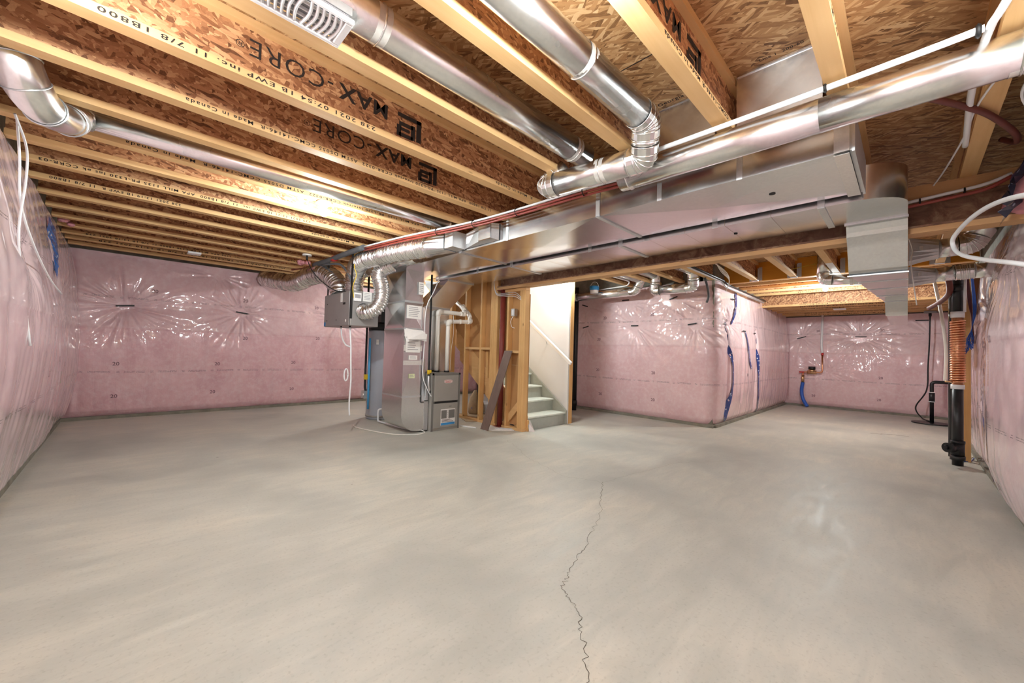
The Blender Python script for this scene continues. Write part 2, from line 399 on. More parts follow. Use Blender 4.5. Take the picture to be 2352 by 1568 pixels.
# ------------------------------------------------------------------ insulated walls behind poly film
def lattice(seed, shape):
    return np.random.default_rng(seed).random(shape)
def vnoise(u, v, seed):
    g = lattice(seed, (64, 64)); iu = np.floor(u).astype(int); iv = np.floor(v).astype(int); fu = u - iu; fv = v - iv
    fu = fu * fu * (3 - 2 * fu); fv = fv * fv * (3 - 2 * fv); q = lambda a, b: g[a % 64, b % 64]
    return (q(iu, iv) * (1 - fu) * (1 - fv) + q(iu + 1, iv) * fu * (1 - fv) + q(iu, iv + 1) * (1 - fu) * fv + q(iu + 1, iv + 1) * fu * fv) * 2 - 1
class Film:
    def __init__(s, name, path, h, material, staples, bulge, seed, res=.016, label=None, ends=(.12, .12), gather=(), lean=None, zb=.045, strength=1.0):
        P = [Vector((p[0], p[1], 0)) for p in path]; L = [0.0]
        for a, b in zip(P[:-1], P[1:]): L.append(L[-1] + (b - a).length)
        s.P, s.L, s.h, s.st, s.b, s.seed, s.ends, s.gather, s.zb, s.k = P, np.array(L), h, staples, bulge, seed, ends, gather, zb, strength
        s.lean = lean
        nu = int(s.L[-1] / res); nz = int((h - zb) / res)
        U, Z = np.meshgrid(np.linspace(0, s.L[-1], nu + 1), np.linspace(zb, h, nz + 1), indexing='ij')
        X = s.pts(U.ravel(), Z.ravel())
        mb = MB(); b_ = nz + 1
        mb.v = X; I, J = np.meshgrid(np.arange(nu), np.arange(nz), indexing='ij'); I = I.ravel(); J = J.ravel()
        F_ = np.stack([I * b_ + J, (I + 1) * b_ + J, (I + 1) * b_ + J + 1, I * b_ + J + 1], 1)
        me = bpy.data.meshes.new(name); me.from_pydata(X.tolist(), [], F_.tolist())
        me.polygons.foreach_set('use_smooth', [True] * len(F_))
        uvl = me.uv_layers.new(name='UVMap'); uv = np.stack([U.ravel(), Z.ravel()], 1)
        uvl.data.foreach_set('uv', uv[F_].astype(np.float32).ravel())
        me.materials.append(material); me.update()
        o = bpy.data.objects.new(name, me); link(o); o['kind'] = 'structure'; BASE[o.name] = Vector((0, 0, 0))
        if label: o['label'] = label
        s.o = o
    def frame(s, u):
        u = np.clip(u, 0, s.L[-1]); PX = np.array([(p.x, p.y) for p in s.P])
        x = np.interp(u, s.L, PX[:, 0]); y = np.interp(u, s.L, PX[:, 1]); e = .03
        x1 = np.interp(np.clip(u + e, 0, s.L[-1]), s.L, PX[:, 0]); y1 = np.interp(np.clip(u + e, 0, s.L[-1]), s.L, PX[:, 1])
        x0 = np.interp(np.clip(u - e, 0, s.L[-1]), s.L, PX[:, 0]); y0 = np.interp(np.clip(u - e, 0, s.L[-1]), s.L, PX[:, 1])
        tx, ty = x1 - x0, y1 - y0; n = np.hypot(tx, ty); return x, y, -ty / n, tx / n      # normal: left of travel
    def disp(s, u, z):
        zz = np.clip(z / s.h, 0, 1); k = s.k
        env = np.clip(np.minimum(u / s.ends[0], (s.L[-1] - u) / s.ends[1]), 0, 1); env = env * env * (3 - 2 * env)
        d = s.b * np.sin(np.pi * np.clip(zz * .96 + .02, 0, 1) ** .8) ** .8 * (1 + .3 * vnoise(u * .9, z * .7, s.seed))
        d = d + .010 * vnoise(u * 3.1, z * 2.4, s.seed + 1) + .004 * vnoise(u * 9, z * 5, s.seed + 2)
        drape = np.clip((1.34 - z) / 1.3, 0, 1); d = d + k * .0042 * vnoise(u * 14 + .5 * vnoise(u * 2, z * 2, 5), z * 1.1, s.seed + 3) * (.4 + drape)
        d = d + .007 / (1 + np.exp(-(z - 1.335) / .005)) - .012 * np.exp(-((z - 1.71) / .12) ** 2)
        wr = np.random.default_rng(s.seed + 9)
        for (us, zs, a) in s.st:
            du, dz = u - us, z - zs; r = np.hypot(du, dz * 1.1) + 1e-6; th = np.arctan2(dz, du)
            d = d - a * .09 * np.exp(-(r / .16) ** 1.2)
            rad = np.zeros_like(u)
            for n_ in (11, 17, 24, 33):
                ph = wr.uniform(0, 6.28); rad = rad + (1 - 2 * np.abs(np.sin(.5 * (n_ * th + ph + 1.5 * vnoise(r * 5, th * 2, s.seed + n_)))) ** .8) / 2.4
            am = .5 + .5 * vnoise(th * 1.6 + 7, r * .6, s.seed + 31)
            d = d + k * a * .048 * rad * np.clip(am + .15, 0, 1) * (r / (r + .07)) * np.exp(-(r / .40) ** 1.4)
        for (us, z0, z1, wd, a) in s.gather:
            m = np.clip((z - z0) / .08, 0, 1) * np.clip((z1 - z) / .08, 0, 1); d = d - a * m * np.exp(-((u - us) / wd) ** 2)
        d = np.maximum(d, .018) * env
        return np.where(z < s.zb + .08, d * np.clip((z - s.zb) / .08, 0, 1) ** .6, d)
    def pts(s, u, z, off=0.0):
        u = np.asarray(u, float); z = np.asarray(z, float); x, y, nx, ny = s.frame(u); d = s.disp(u, z) + off
        if s.lean is not None: d = d + s.lean(u, z)
        return np.stack([x + nx * d, y + ny * d, z], 1)
    def at(s, u, z, off=0.004): return Vector(s.pts([u], [z], off)[0])
    def strip(s, name, path, width, material, label=None, off=.006, taper=None):
        """flat tape that follows the film: path of (u, z)"""
        A, B = [], []
        for i, (u, z) in enumerate(path):
            a = Vector(path[max(i - 1, 0)]); b = Vector(path[min(i + 1, len(path) - 1)]); t_ = (b - a).normalized(); n = Vector((-t_.y, t_.x)); ww = width if taper is None else width * taper(i / (len(path) - 1))
            A.append(s.at(u + n.x * ww / 2, z + n.y * ww / 2, off)); B.append(s.at(u - n.x * ww / 2, z - n.y * ww / 2, off))
        k = len(A); f1 = [(i, k + i, k + i + 1, i + 1) for i in range(k - 1)]
        return part(name, MB().add(A + B, f1), material, s.o, label)
    def stamp(s, spots, txt='20', size=.075, sgn=1):
        V, Fc = text_pts(txt, .012)
        for (u, z) in spots:
            uu = [u + sgn * (p[0] - .55) * size for p in V]; zz = [z + (p[1] - .35) * size for p in V]
            part('printed_mark', MB().add(s.pts(uu, zz, .003), Fc), M['film_ink'], s.o)
    def fasten(s, spots, ln=.14):
        for (u, z, *r) in spots:
            a = r[0] if r else random.uniform(-.2, .2)
            q = [(u + (k / 4 - .5) * ln * math.cos(a), z + (k / 4 - .5) * ln * math.sin(a)) for k in range(5)]
            s.strip('fastener', q, .022, M['black'], off=.02)
# travel direction keeps the room on the left hand of each wall path
back = Film('wall_back', [(XM, YB), (XL, YB)], 2.435, M['wall_film'], [(6.92, 1.67, 1.1), (5.45, 1.69, 1.1), (3.75, 1.72, .9), (5.8, 2.3, .5), (3.0, 1.2, .5)], .13, 3, label='pink insulation behind clear film along the back')
bu = lambda x: XM - x
back.stamp([(bu(.306), 1.926), (bu(1.489), 1.911), (bu(2.665), 1.9), (bu(-.08), .806), (bu(1.12), .805), (bu(2.28), .829), (bu(-.084), .33), (bu(1.08), .333), (bu(2.277), .328), (bu(1.5), 1.25), (bu(2.7), 1.3)], sgn=-1)
back.fasten([(bu(-.02), 1.67, -.12), (bu(1.453), 1.693, .12), (bu(3.1), 1.72, 0)], .2)
left = Film('wall_left', [(XL, YB), (XL, YR)], 2.435, M['wall_film3'], [(1.35, 1.62, .55), (2.5, 2.2, .4), (4.2, 1.7, .5)], .16, 21, label='greyish pink insulation behind film beside the camera corner', strength=.5, gather=[(2.55, 1.75, 2.25, .06, .12)])
left.stamp([(2.4, .95), (3.2, .85), (1.2, .85)], sgn=1)
left.fasten([(1.45, 1.6, .2), (3.6, 1.63, 0)], .05)
midp = [(v.x, v.y) for v in fillet([(XM, 8.2, 0), (XM, YM, 0), (XF, YM, 0)][::-1], .2, 8)]
def midlean(u, z):
    return np.where((u > 2.45) & (u < 5.2), 0, 0)
MU = XF - 7.1 + .31            # arc length to the start of the wall that faces the camera
mid = Film('wall_middle', midp, 2.43, M['wall_film2'], [(MU + 2.37, 2.16, .7), (MU + 1.42, 2.21, .9), (MU + .49, 2.18, 1.1), (MU + 2.33, 1.71, .9), (MU + 1.22, 1.71, 1.1), (MU + .12, 1.71, .9), (4.85, 2.22, 1.0), (4.6, 1.74, .6)], .09, 40,
           label='pale pink insulation wrapping the outside corner', gather=[(4.85, .1, 1.8, .05, .07), (4.05, .3, 1.7, .04, .05), (3.05, .05, 1.75, .05, .06)])
mu = lambda y: MU + (y - 2.24)
mid.stamp([(mu(4.1), 1.884), (mu(3.11), 1.905), (mu(4.2), .836), (mu(3.05), .843), (mu(3.06), .355), (mu(4.15), .36), (3.75, .84), (mu(4.2), 1.45)], sgn=-1)
mid.fasten([(mu(4.6), 2.16, .3), (mu(3.66), 2.21, 0), (mu(2.73), 2.18, -.3), (mu(4.57), 1.71, -.25), (mu(3.46), 1.71, 0), (mu(2.4), 1.71, -.15), (4.95, 1.73, 0), (4.5, 2.2, 0), (3.95, 1.66, 0), (3.2, 1.66, 0)], .15)
ru = lambda x: XF - x
def lpath(pts, n=5):
    out = []
    for a, b in zip(pts[:-1], pts[1:]): out += [(a[0] + (b[0] - a[0]) * k / n, a[1] + (b[1] - a[1]) * k / n) for k in range(n)]
    return out + [pts[-1]]
mid.strip('sheathing_tape', lpath([(ru(7.24), 1.76), (ru(7.34), 1.4), (ru(7.5), 1.0), (ru(7.52), .7), (ru(7.4), .35), (ru(7.36), .06)]), .06, M['tape'], 'long blue tape running down beside the outside corner', .015, lambda q: .8 + .9 * q)
mid.strip('sheathing_tape', lpath([(ru(7.86), 2.34), (ru(7.85), 2.1), (ru(7.64), 1.75)]), .08, M['tape'], 'short blue tape near the top of the return', .015, lambda q: 1.1 - .6 * q)
mid.strip('sheathing_tape', lpath([(ru(8.3), 1.66), (ru(8.5), 1.25), (ru(8.65), .95)]), .085, M['tape'], 'tapering blue tape on the return wall', .015, lambda q: .5 + 1.2 * math.sin(3.1 * q) * .6)
mid.strip('sheathing_tape', lpath([(ru(9.05), 1.66), (ru(9.2), 1.2), (ru(9.26), .8), (ru(9.3), .4), (ru(9.35), .05)]), .07, M['tape'], 'ragged blue tape reaching the floor on the return wall', .015, lambda q: .35 + 1.5 * q * (1.4 - q))
far = Film('wall_far', [(XF, YR), (XF, YM)], 2.235, M['wall_film2'], [(1.4, 1.73, 1.2), (2.5, 1.72, .5), (.2, 1.7, .6), (2.0, .9, .3)], .09, 60, label='pink insulated wall at the far end')
fu = lambda y: y - YR
far.stamp([(fu(.42), .797), (fu(1.63), .286), (fu(.45), .3), (fu(1.55), 1.88), (fu(.4), 1.88)], sgn=-1)
far.fasten([(fu(1.888), 1.716, -.3), (fu(.764), 1.73, 0), (fu(-.217), 2.078, 0)], .2)
def rlean(u, z):
    x = u - .62          # path starts at X = -.62
    n = .12 * np.exp(-((x - 4.75) / .9) ** 2) * np.clip(z / .4, 0, 1) ** .5 * np.clip((2.3 - z) / .5, 0, 1)
    return n
right = Film('wall_right', [(XL, YR), (XF, YR)], 2.3, M['wall_film3'], [(6.3, 1.5, .8), (7.2, 1.7, .8), (5.0, 2.0, .5), (6.9, .9, .4)], .07, 80, label='pale pink bulging insulation close on the right', lean=rlean, gather=[(6.35, .2, 1.9, .07, .1), (7.3, .1, 1.7, .08, .09)])
xu = lambda x: x + .62
right.stamp([(xu(4.65), .78), (xu(4.62), .26), (xu(5.9), .85), (xu(4.6), 1.35)], size=.075, sgn=-1)
right.strip('sheathing_tape', lpath([(xu(5.9), 1.25), (xu(5.95), .9), (xu(5.8), .5), (xu(5.62), .1)]), .045, M['tape'], 'narrow blue tape line down the right wall', .012, lambda q: .4 + .6 * abs(math.sin(7 * q)))
# blue strip of sheathing left bare on the left wall
left.strip('sheathing_strip', lpath([(YB - 6.0, 2.3), (YB - 5.95, 2.1), (YB - 5.85, 1.95), (YB - 5.75, 1.8)]), .34, M['tape_bright'], 'bright blue dotted strip of taped sheathing in a gap of the film', .02, lambda q: 1 - .25 * q)
left.strip('marker_tape', [(YB - 6.3, .80), (YB - 6.27, .68)], .035, M['green'], 'small green marker tape', .012)
# shells behind the film (concrete) and the dark footing strip at each base
for nm, b in (('wall_shell_back', (XL - .3, XM + .5, YB + .02, YB + .25, 0, 2.8)), ('wall_shell_left', (XL - .25, XL - .02, YR - .3, YB + .2, 0, 2.8)), ('wall_shell_right', (XL - .2, XF + .3, YR - .3, YR - .02, 0, 2.8)),
              ('wall_shell_far', (XF + .02, XF + .3, YR - .2, YM + .3, 0, 2.8))):
    struct(nm, MB().box(*b), M['curb'])
struct('wall_shell_middle', MB().box(XM + .02, XF + .3, YM + .02, YM + .25, 0, 2.8).box(XM + .02, XM + .25, YM + .2, YB + .2, 0, 2.8), M['curb'])
for nm, b in (('trim_1', (XL, XM, YB - .06, YB + .01, 0, .045)), ('trim_2', (XM - .07, XM, YM - .02, YB, 0, .045)), ('trim_3', (XM, XF, YM - .05, YM, 0, .045)), ('trim_4', (XF - .06, XF, YR, YM, 0, .045)), ('trim_5', (XL, XF, YR, YR + .03, 0, .045)), ('trim_6', (XL, XL + .03, YR, YB, 0, .045))):
    struct(nm, MB().box(*b), M['curb'], 'rough concrete footing edge under the insulation')
# stairwell shaft above the deck, lit by an added bulb at its top
struct('wall_stairwell', MB().box(4.2, 4.22, 4.0, 8.3, DECK, 4.9).box(5.29, 5.31, 4.0, 8.3, DECK, 4.9).box(4.2, 5.31, 3.98, 4.0, DECK, 4.9).box(4.2, 5.31, 8.28, 8.3, 1.8, 4.9).box(4.2, 5.31, 3.98, 8.3, 4.9, 4.95), M['white_wall'])
# ------------------------------------------------------------------ floor joists
ORD = ['first', 'second', 'third', 'fourth', 'fifth', 'sixth', 'seventh', 'eighth', 'ninth', 'tenth', 'eleventh', 'twelfth', 'thirteenth', 'fourteenth', 'fifteenth', 'sixteenth', 'seventeenth', 'eighteenth', 'nineteenth', 'twentieth']
FW, FH, WT = .078, .04, .011
JY = [8.012, 7.613, 7.266, 6.823, 6.376, 5.931, 5.446, 4.985, 4.541, 4.114, 3.715, 3.235, 2.82, 2.333, 1.817, 1.29, .772, .279, -.25]
S1 = '11 7/8 1B800  APA MILL 1135  PR-L330 Intertek CCRR-0322  ASTM D5055 CCMC-14146-R  Made in Canada'
S2 = '238 2021 07:54 1B EWP inc. 11 7/8 1B800'
S3 = '239 2021 13:21 1B EWP inc. 11 7/8 1B800  APA MILL 1135 PR-L330 Int ek CCRR-03'
S4 = '238 2021 13:19 1B EWP R  11 7/8 1B800'
S5 = 'inc. 1135 APA MILL PR-L330 1B800 11 7/8 1B 13:18 2021 238'
# (joist index, text, X of its right end, length)
STAMPS = [(12, S1, 2.38, 2.2), (13, S2, 1.02, 1.15), (13, 'R  Made in Canada', 2.42, .42), (10, S1, 2.5, 2.55), (8, S3, 1.35, 1.85), (7, S4, .33, .82), (7, 'R Made in Canada', 2.0, .5), (1, S5, 1.9, 2.2), (3, 'R Made in Canada', 2.3, .6), (2, S5, 1.2, 1.6), (17, 'APA MILL 1135', 2.0, .4), (16, 'CCMC-14146-R Made in Canada', 2.3, .8)]
for i, yf in enumerate(JY):
    x0, x1 = XL + .02, (4.2 if yf > 3.9 else (7.41 if yf < 2.3 else 7.0))
    y0, y1 = yf - FW, yf; yc = (y0 + y1) / 2
    nm = ORD[i] if i < len(ORD) else str(i)
    extra = {12: ', small stamped print on its flange', 13: ', big dark lettering on its web', 11: ', round duct close against it', 18: ', beside the white water tubes'}.get(i, '')
    j = thing('floor_joist', f'{nm} wooden I-joist counting from the back wall{extra}', 'joist', (x0, yc, JB), 'floor joists spanning to the steel beam')
    part('bottom_flange', MB().box(x0, x1, y0, y1, JB, JB + FH), M['pine_x'], j)
    part('top_flange', MB().box(x0, x1, y0, y1, DECK - FH, DECK - .001), M['pine_x'], j)
    part('web', MB().box(x0, x1, yc - WT / 2, yc + WT / 2, JB + FH, DECK - FH), M['osb'], j)
    ink = MB()
    for (k, s_, xr, ln) in STAMPS:
        if k == i: put_text(ink, s_, (xr, y0 - .0012, JB + FH - .0085), (-1, 0, 0), (0, 0, -1), .030, .014, 1.25, width=ln)
    if ink.v: part('stamped_text', ink, M['ink'], j, kind='stuff')
    if i in (13, 12, 16):
        xr = {13: 1.35, 12: 1.8, 16: 1.98}[i]; zt = DECK - FH - .022
        wl = MB(); put_text(wl, 'MAX', (xr - .24, yc - WT / 2 - .001, zt - .02), (-1, 0, 0), (0, 0, -1), .125, .022, 1.1, width=.3)
        put_text(wl, '-CORE', (xr - .57, yc - WT / 2 - .001, zt - .02), (-1, 0, 0), (0, 0, -1), .125, -.004, 1.1, width=.4)
        yy = yc - WT / 2 - .002
        for (a, b, c, d) in ((.0, .035, .02, .165), (.0, .17, .02, .045), (.045, .075, .07, .165), (.06, .16, .075, .1), (.06, .16, .145, .17), (.085, .15, .11, .13), (.145, .175, .1, .17), (.03, .16, .18, .19)):
            wl.box(xr - b, xr - a, yy, yy + .001, zt - d, zt - c)
        put_text(wl, '®', (xr - .99, yc - WT / 2 - .001, zt - .05), (-1, 0, 0), (0, 0, -1), .05)
        part('web_lettering', wl, M['ink'], j, 'dark upside-down brand lettering', kind='stuff')
# web blocking squash blocks over the beam are hidden; far room joists run the other way
FJ = [(12.05, 2.25), (11.68, 2.25), (11.13, 2.25), (10.62, 2.25), (10.19, 2.25), (9.79, 2.25), (9.31, JB), (8.83, JB), (8.34, JB), (7.9, JB), (7.55, JB)]
for i, (xf, zb) in enumerate(FJ):
    x0, x1 = xf - FW, xf; xc = (x0 + x1) / 2; top = zb + JD
    kind = 'lowered' if zb < 2.4 else 'high'
    j = thing('floor_joist', f'{ORD[i]} {kind} wooden I-joist counting from the far wall in the end bay', 'joist', (xc, .8, zb), 'crosswise joists in the end bay')
    part('bottom_flange', MB().box(x0, x1, YR, YM + .2, zb, zb + FH), M['pine_y'], j)
    part('top_flange', MB().box(x0, x1, YR, YM + .2, top - FH, top - .001), M['pine_y'], j)
    part('web', MB().box(xc - WT / 2, xc + WT / 2, YR, YM + .2, zb + FH, top - FH), M['osb'], j)
    ink = MB()
    if i in (0, 1, 3, 4, 5, 6): put_text(ink, S1 if i % 2 else S5, (x0 - .0012, .1 - .05 * i, zb + FH - .009), (0, 1, 0), (0, 0, -1), .030, .014, 1.25, width=1.7); part('stamped_text', ink, M['ink'], j, kind='stuff')
# LVL header where the long joists hang, with hangers
h = thing('header_beam', 'yellow laminated header that the joist ends hang from', 'beam', (7.44, .8, JB))
part('header_body', MB().box(7.415, 7.455, YR, YM + .1, JB, DECK), M['lvl'], h)
for k, yf in enumerate((1.817, 1.29, .772, .279, -.25)):
    a, b = yf - FW - .003, yf + .003
    part('joist_hanger', MB().box(7.34, 7.412, a - .002, a, JB - .004, JB + .2).box(7.34, 7.412, b, b + .002, JB - .004, JB + .2).box(7.34, 7.412, a, b, JB - .006, JB - .003).box(7.41, 7.414, a - .05, a, JB, JB + .22).box(7.41, 7.414, b, b + .05, JB, JB + .22), M['galv_dull'], h)
solo('drop_header', MB().box(9.66, 9.7, YR, YM + .1, 2.5, DECK), M['osb'], 'strand board panel closing the step above the lowered joists', 'panel')
# ------------------------------------------------------------------ steel beam with nailers, red post
b = thing('steel_beam', 'rust brown steel beam with pale timber nailer under it', 'beam', (4.13, 2.0, 2.095))
part('beam_section', MB().box(4.05, 4.21, YR, 4.46, 2.135, 2.148).box(4.05, 4.21, YR, 4.46, 2.32, 2.333).box(4.122, 4.138, YR, 4.46, 2.148, 2.32), M['steel'], b)
part('nailer', MB().box(4.058, 4.2, YR, 4.44, 2.095, 2.135), M['nailer'], b, 'pale timber nailer')
part('nailer', MB().box(4.058, 4.2, YR, 4.46, 2.333, JB - .001), M['nailer'], b)
solo('steel_post', MB().cyl((4.13, 4.4, 0.005), (4.13, 4.4, 2.086), .042, 20).box(4.06, 4.2, 4.33, 4.47, 2.085, 2.094).box(4.05, 4.21, 4.32, 4.48, 0, .008), M['post_red'], 'red primed steel post under the beam end among the studs', 'post')

# stamps and chalk line on the underside of the deck
dk = MB(); put_text(dk, 'Georgia', (2.37, 1.12, DECK - .0012), (0, -1, 0), (-1, 0, 0), .045, .01, 1.1); part('deck_stamp', dk, M['ink'], ce, kind='stuff')
dk = MB(); put_text(dk, 'Line 1  200-60', (2.36, .56, DECK - .0012), (0, -1, 0), (-1, 0, 0), .03, .01, 1.1); part('deck_stamp', dk, M['ink'], ce, kind='stuff')
dk = MB()
for k_, s_ in enumerate(('8-15-21', '13:04 N2', 'B12 PLT', '04 21 A')): put_text(dk, s_, (1.0 + .045 * k_, 1.48, DECK - .0012), (0, -1, 0), (-1, 0, 0), .035, .01, 1.0)
part('deck_stamp', dk, M['ink'], ce, kind='stuff')
part('chalk_line', MB().bar((1.92, 1.2, DECK - .001), (1.92, .8, DECK - .001), .006, .001), M['ink'], ce)
# ------------------------------------------------------------------ stud wall beside the stairs
X0, X1 = 4.1, 4.189
sw = struct('wall_stairs_left', MB().box(X0, X1, 3.89, 4.33, 0, .038), M['pine_y'], 'open stud wall beside the stairs')
part('top_plate', MB().box(X0, X1, 3.89, 4.33, 2.05, 2.088), M['pine_y'], sw)
def stud(y, z0, z1, w=.038, p=sw, xa=X0, xb=X1): part('stud', MB().box(xa, xb, y, y + w - .001, z0, z1), M['pine_z'], p, bevel=.002)
for y in (3.891, 3.93, 3.969): stud(y, .039, 2.049)
stud(4.235, .039, 2.049)
for y in (4.49, 4.529, 4.568, 4.607): stud(y, .039, JB - .002)
for y in (4.86, 5.27, 5.68): stud(y, .039, JB - .002)
part('bottom_plate', MB().box(X0, X1, 4.47, 5.75, 0, .038), M['pine_y'], sw)
for a, b_ in ((4.645, 4.86), (4.898, 5.27), (4.008, 4.235)): part('blocking', MB().box(X0, X1, a, b_, 1.13 if a < 4.2 else 1.17, 1.168 if a < 4.2 else 1.208), M['pine_y'], sw)
part('backing_board', MB().prism([(4.192, 3.89, .95), (4.192, 4.6, .95), (4.192, 4.6, .70), (4.192, 5.9, 1.70), (4.192, 5.9, 2.7), (4.192, 4.0, 2.7), (4.192, 4.0, 2.0), (4.192, 3.89, 2.0)], (.013, 0, 0)), M['kraft'], sw, 'brown kraft paper back of the drywall')
part('backing_board', MB().box(4.192, 4.205, 3.89, 4.3, .06, .948), M['kraft'], sw)
part('stringer_brace', MB().prism([(4.15, 4.3, .02), (4.15, 4.0, .34), (4.15, 4.0, .47), (4.15, 4.42, .02)], (.03, 0, 0)), M['pine_y'], sw)
part('scrap_board', MB().bar((4.17, 4.73, .72), (4.17, 4.75, 1.14), .07, .035, (0, 1, 0)), M['pine_z'], sw)
bx = thing('switch_box', 'grey metal switch box with white switch on the stud', 'switch', (4.095, 4.13, 1.7))
part('box', MB().box(4.085, 4.15, 4.1, 4.17, 1.68, 1.79), M['galv_dull'], bx)
part('switch_plate', MB().box(4.08, 4.085, 4.115, 4.155, 1.695, 1.775), M['vent'], bx)
wr = MB().tube(spline([(4.09, 4.13, 1.68), (4.08, 4.17, 1.6), (4.09, 4.15, 1.52), (4.095, 4.1, 1.5)]), .004, 6)
solo('cable_loop', wr, M['pex'], 'short white cable loop under the switch box', 'cable')
wr = MB()
for k in range(3): wr.tube(spline([(4.09, 4.6, 2.3), (4.07, 4.5, 2.06 - .01 * k), (4.06, 4.3, 2.03 - .02 * k), (4.08, 4.1, 2.03 - .03 * k), (4.095, 3.98, 1.95 - .02 * k)]), .0045, 6)
solo('cable_bundle', wr, M['pex'], 'white cables looping across the stud tops under the beam', 'cable')
# ------------------------------------------------------------------ stairs
st = thing('staircase', 'grey painted wooden stairs rising beside the white wall', 'staircase', (4.7, 3.93, 0))
RIS, RUN, Y0 = .196, .255, 3.93
for k in range(12):
    z0 = k * RIS; y = Y0 + k * RUN
    part('riser', MB().box(4.225, 5.125, y, y + .018, z0, z0 + RIS - .028), M['stair'], st)
    part('tread', MB().box(4.225, 5.125, y - .028, y + RUN + .017, z0 + RIS - .027, z0 + RIS), M['stair_top'], st, bevel=.006)
sl = RIS / RUN; ya, yb = 3.9, 6.95
part('stringer', MB().prism([(5.13, ya, 0), (5.13, ya, .215), (5.13, yb, .215 + (yb - ya) * sl), (5.13, yb, (yb - ya) * sl - .15), (5.13, ya + .2, 0)], (.035, 0, 0)), M['stair'], st)
part('stringer', MB().prism([(4.207, ya, 0), (4.207, ya, .215), (4.207, yb, .215 + (yb - ya) * sl), (4.207, yb, (yb - ya) * sl - .15), (4.207, ya + .2, 0)], (.016, 0, 0)), M['pine_y'], st)
part('stringer', MB().prism([(4.24, 4.35, 0), (4.24, 4.35, .02), (4.24, 5.6, .02 + 1.25 * sl), (4.24, 5.6, 1.25 * sl + .3), (4.24, 4.35, .26)], (.035, 0, 0)), M['pine_y'], st)
part('corner_trim', MB().box(4.19, 4.215, 3.865, 3.888, 0, .16), M['pine_z'], st)
wsr = struct('wall_stairs_right', MB().prism([(5.17, 3.905, 0), (5.17, 4.15, 0), (5.17, 7.68, 2.70), (5.17, 8.25, DECK), (5.17, 3.905, DECK)], (.03, 0, 0)), M['white_wall'], 'white drywall beside the stairs')
part('stud', MB().box(5.201, 5.29, 3.9, 3.938, .0, JB + .25), M['pine_z'], wsr)
for y in (4.35, 4.8, 5.25, 5.7): part('stud', MB().box(5.201, 5.29, y, y + .038, 0, DECK - .01), M['pine_z'], wsr)
hr = thing('handrail', 'white wooden handrail sloping on the white stair wall', 'handrail', (5.1, 3.9, 1.0))
part('rail', MB().bar((5.1, 3.8, .985), (5.1, 6.3, .985 + 2.5 * .755), .04, .055), M['white_trim'], hr, bevel=.008)
for y in (4.35, 5.3): part('bracket', MB().tube([(5.17, y + .02, .8 + (y - 3.8) * .755 + .08), (5.12, y, .93 + (y - 3.8) * .755), (5.1, y, .955 + (y - 3.8) * .755)], .007, 8), M['galv_dull'], hr)
# things around the foot of the studs
pl = MB().prism([(3.755, 4.235, .002), (3.765, 4.41, .002), (4.075, 4.27, 1.16), (4.065, 4.095, 1.16)], (-.01, 0, .003))
solo('vinyl_plank', pl, M['plank'], 'dark brown vinyl plank leaning against the studs', 'plank')
solo('cardboard_sheet', MB().prism([(3.74, 4.3, .001), (4.06, 4.02, .001), (4.35, 4.2, .001), (3.98, 4.62, .001)], (0, 0, .004)), M['paper'], 'thin grey white sheet on the floor under the leaning plank', 'sheet')
solo('cut_strip', MB().bar((3.66, 4.78, .008), (3.75, 4.5, .008), .02, .014), M['vent'], 'short white trim offcut on the floor by the furnace', 'offcut')
solo('cut_strip', MB().bar((3.95, 4.3, .012), (4.2, 3.98, .012), .025, .014), M['galv_dull'], 'grey metal strip lying along the foot of the stud wall', 'offcut')
solo('floor_cardboard', MB().prism([(3.95, 5.0, .001), (4.6, 4.55, .001), (5.0, 5.2, .001), (4.3, 5.8, .001)], (0, 0, .006)), M['card'], 'crumpled brown cardboard under the stud wall', 'cardboard')
tb = thing('tile_box', 'box of black and white patterned tiles under the stairs', 'box', (4.95, 5.75, 0))
part('box_body', MB().box(4.75, 5.1, 5.5, 5.9, .0, .16), M['tile_w'], tb)
zz = MB()
for k in range(7):
    y = 5.5 + k * .056
    for s_ in (0, .075): zz.bar((4.748, y, .012 + s_), (4.748, y + .03, .065 + s_), .004, .012, (1, 0, 0)).bar((4.748, y + .03, .065 + s_), (4.748, y + .056, .012 + s_), .004, .012, (1, 0, 0))
part('zigzag_print', zz, M['black'], tb)
bg = MB(); bg.loft([[(4.62 + .17 * math.cos(t) * s_, 5.55 + .13 * math.sin(t) * s_ + dy, z) for t in [2 * math.pi * k / 14 for k in range(14)]] for z, s_, dy in ((0, .8, 0), (.03, 1.0, 0), (.16, .95, .01), (.3, .7, .03), (.38, .3, .05), (.42, .15, .05))], True)
g_ = thing('mortar_bag', 'grey crumpled bag with blue print under the stairs', 'bag', (4.62, 5.55, 0)); part('sack', bg, M['card'], g_); part('print', MB().box(4.47, 4.476, 5.5, 5.58, .05, .13), M['blue_wire'], g_)
solo('film_scrap', MB().add([(4.2, 3.85, .002), (4.29, 3.82, .002), (4.24, 3.87, .16), (4.195, 3.875, .15)], [(0, 1, 2, 3)]).add([(4.2, 3.85, .002), (4.26, 3.78, .002), (4.22, 3.86, .11)], [(0, 1, 2)]), M['seal'], 'scrap of clear film at the foot of the stairs', 'film')
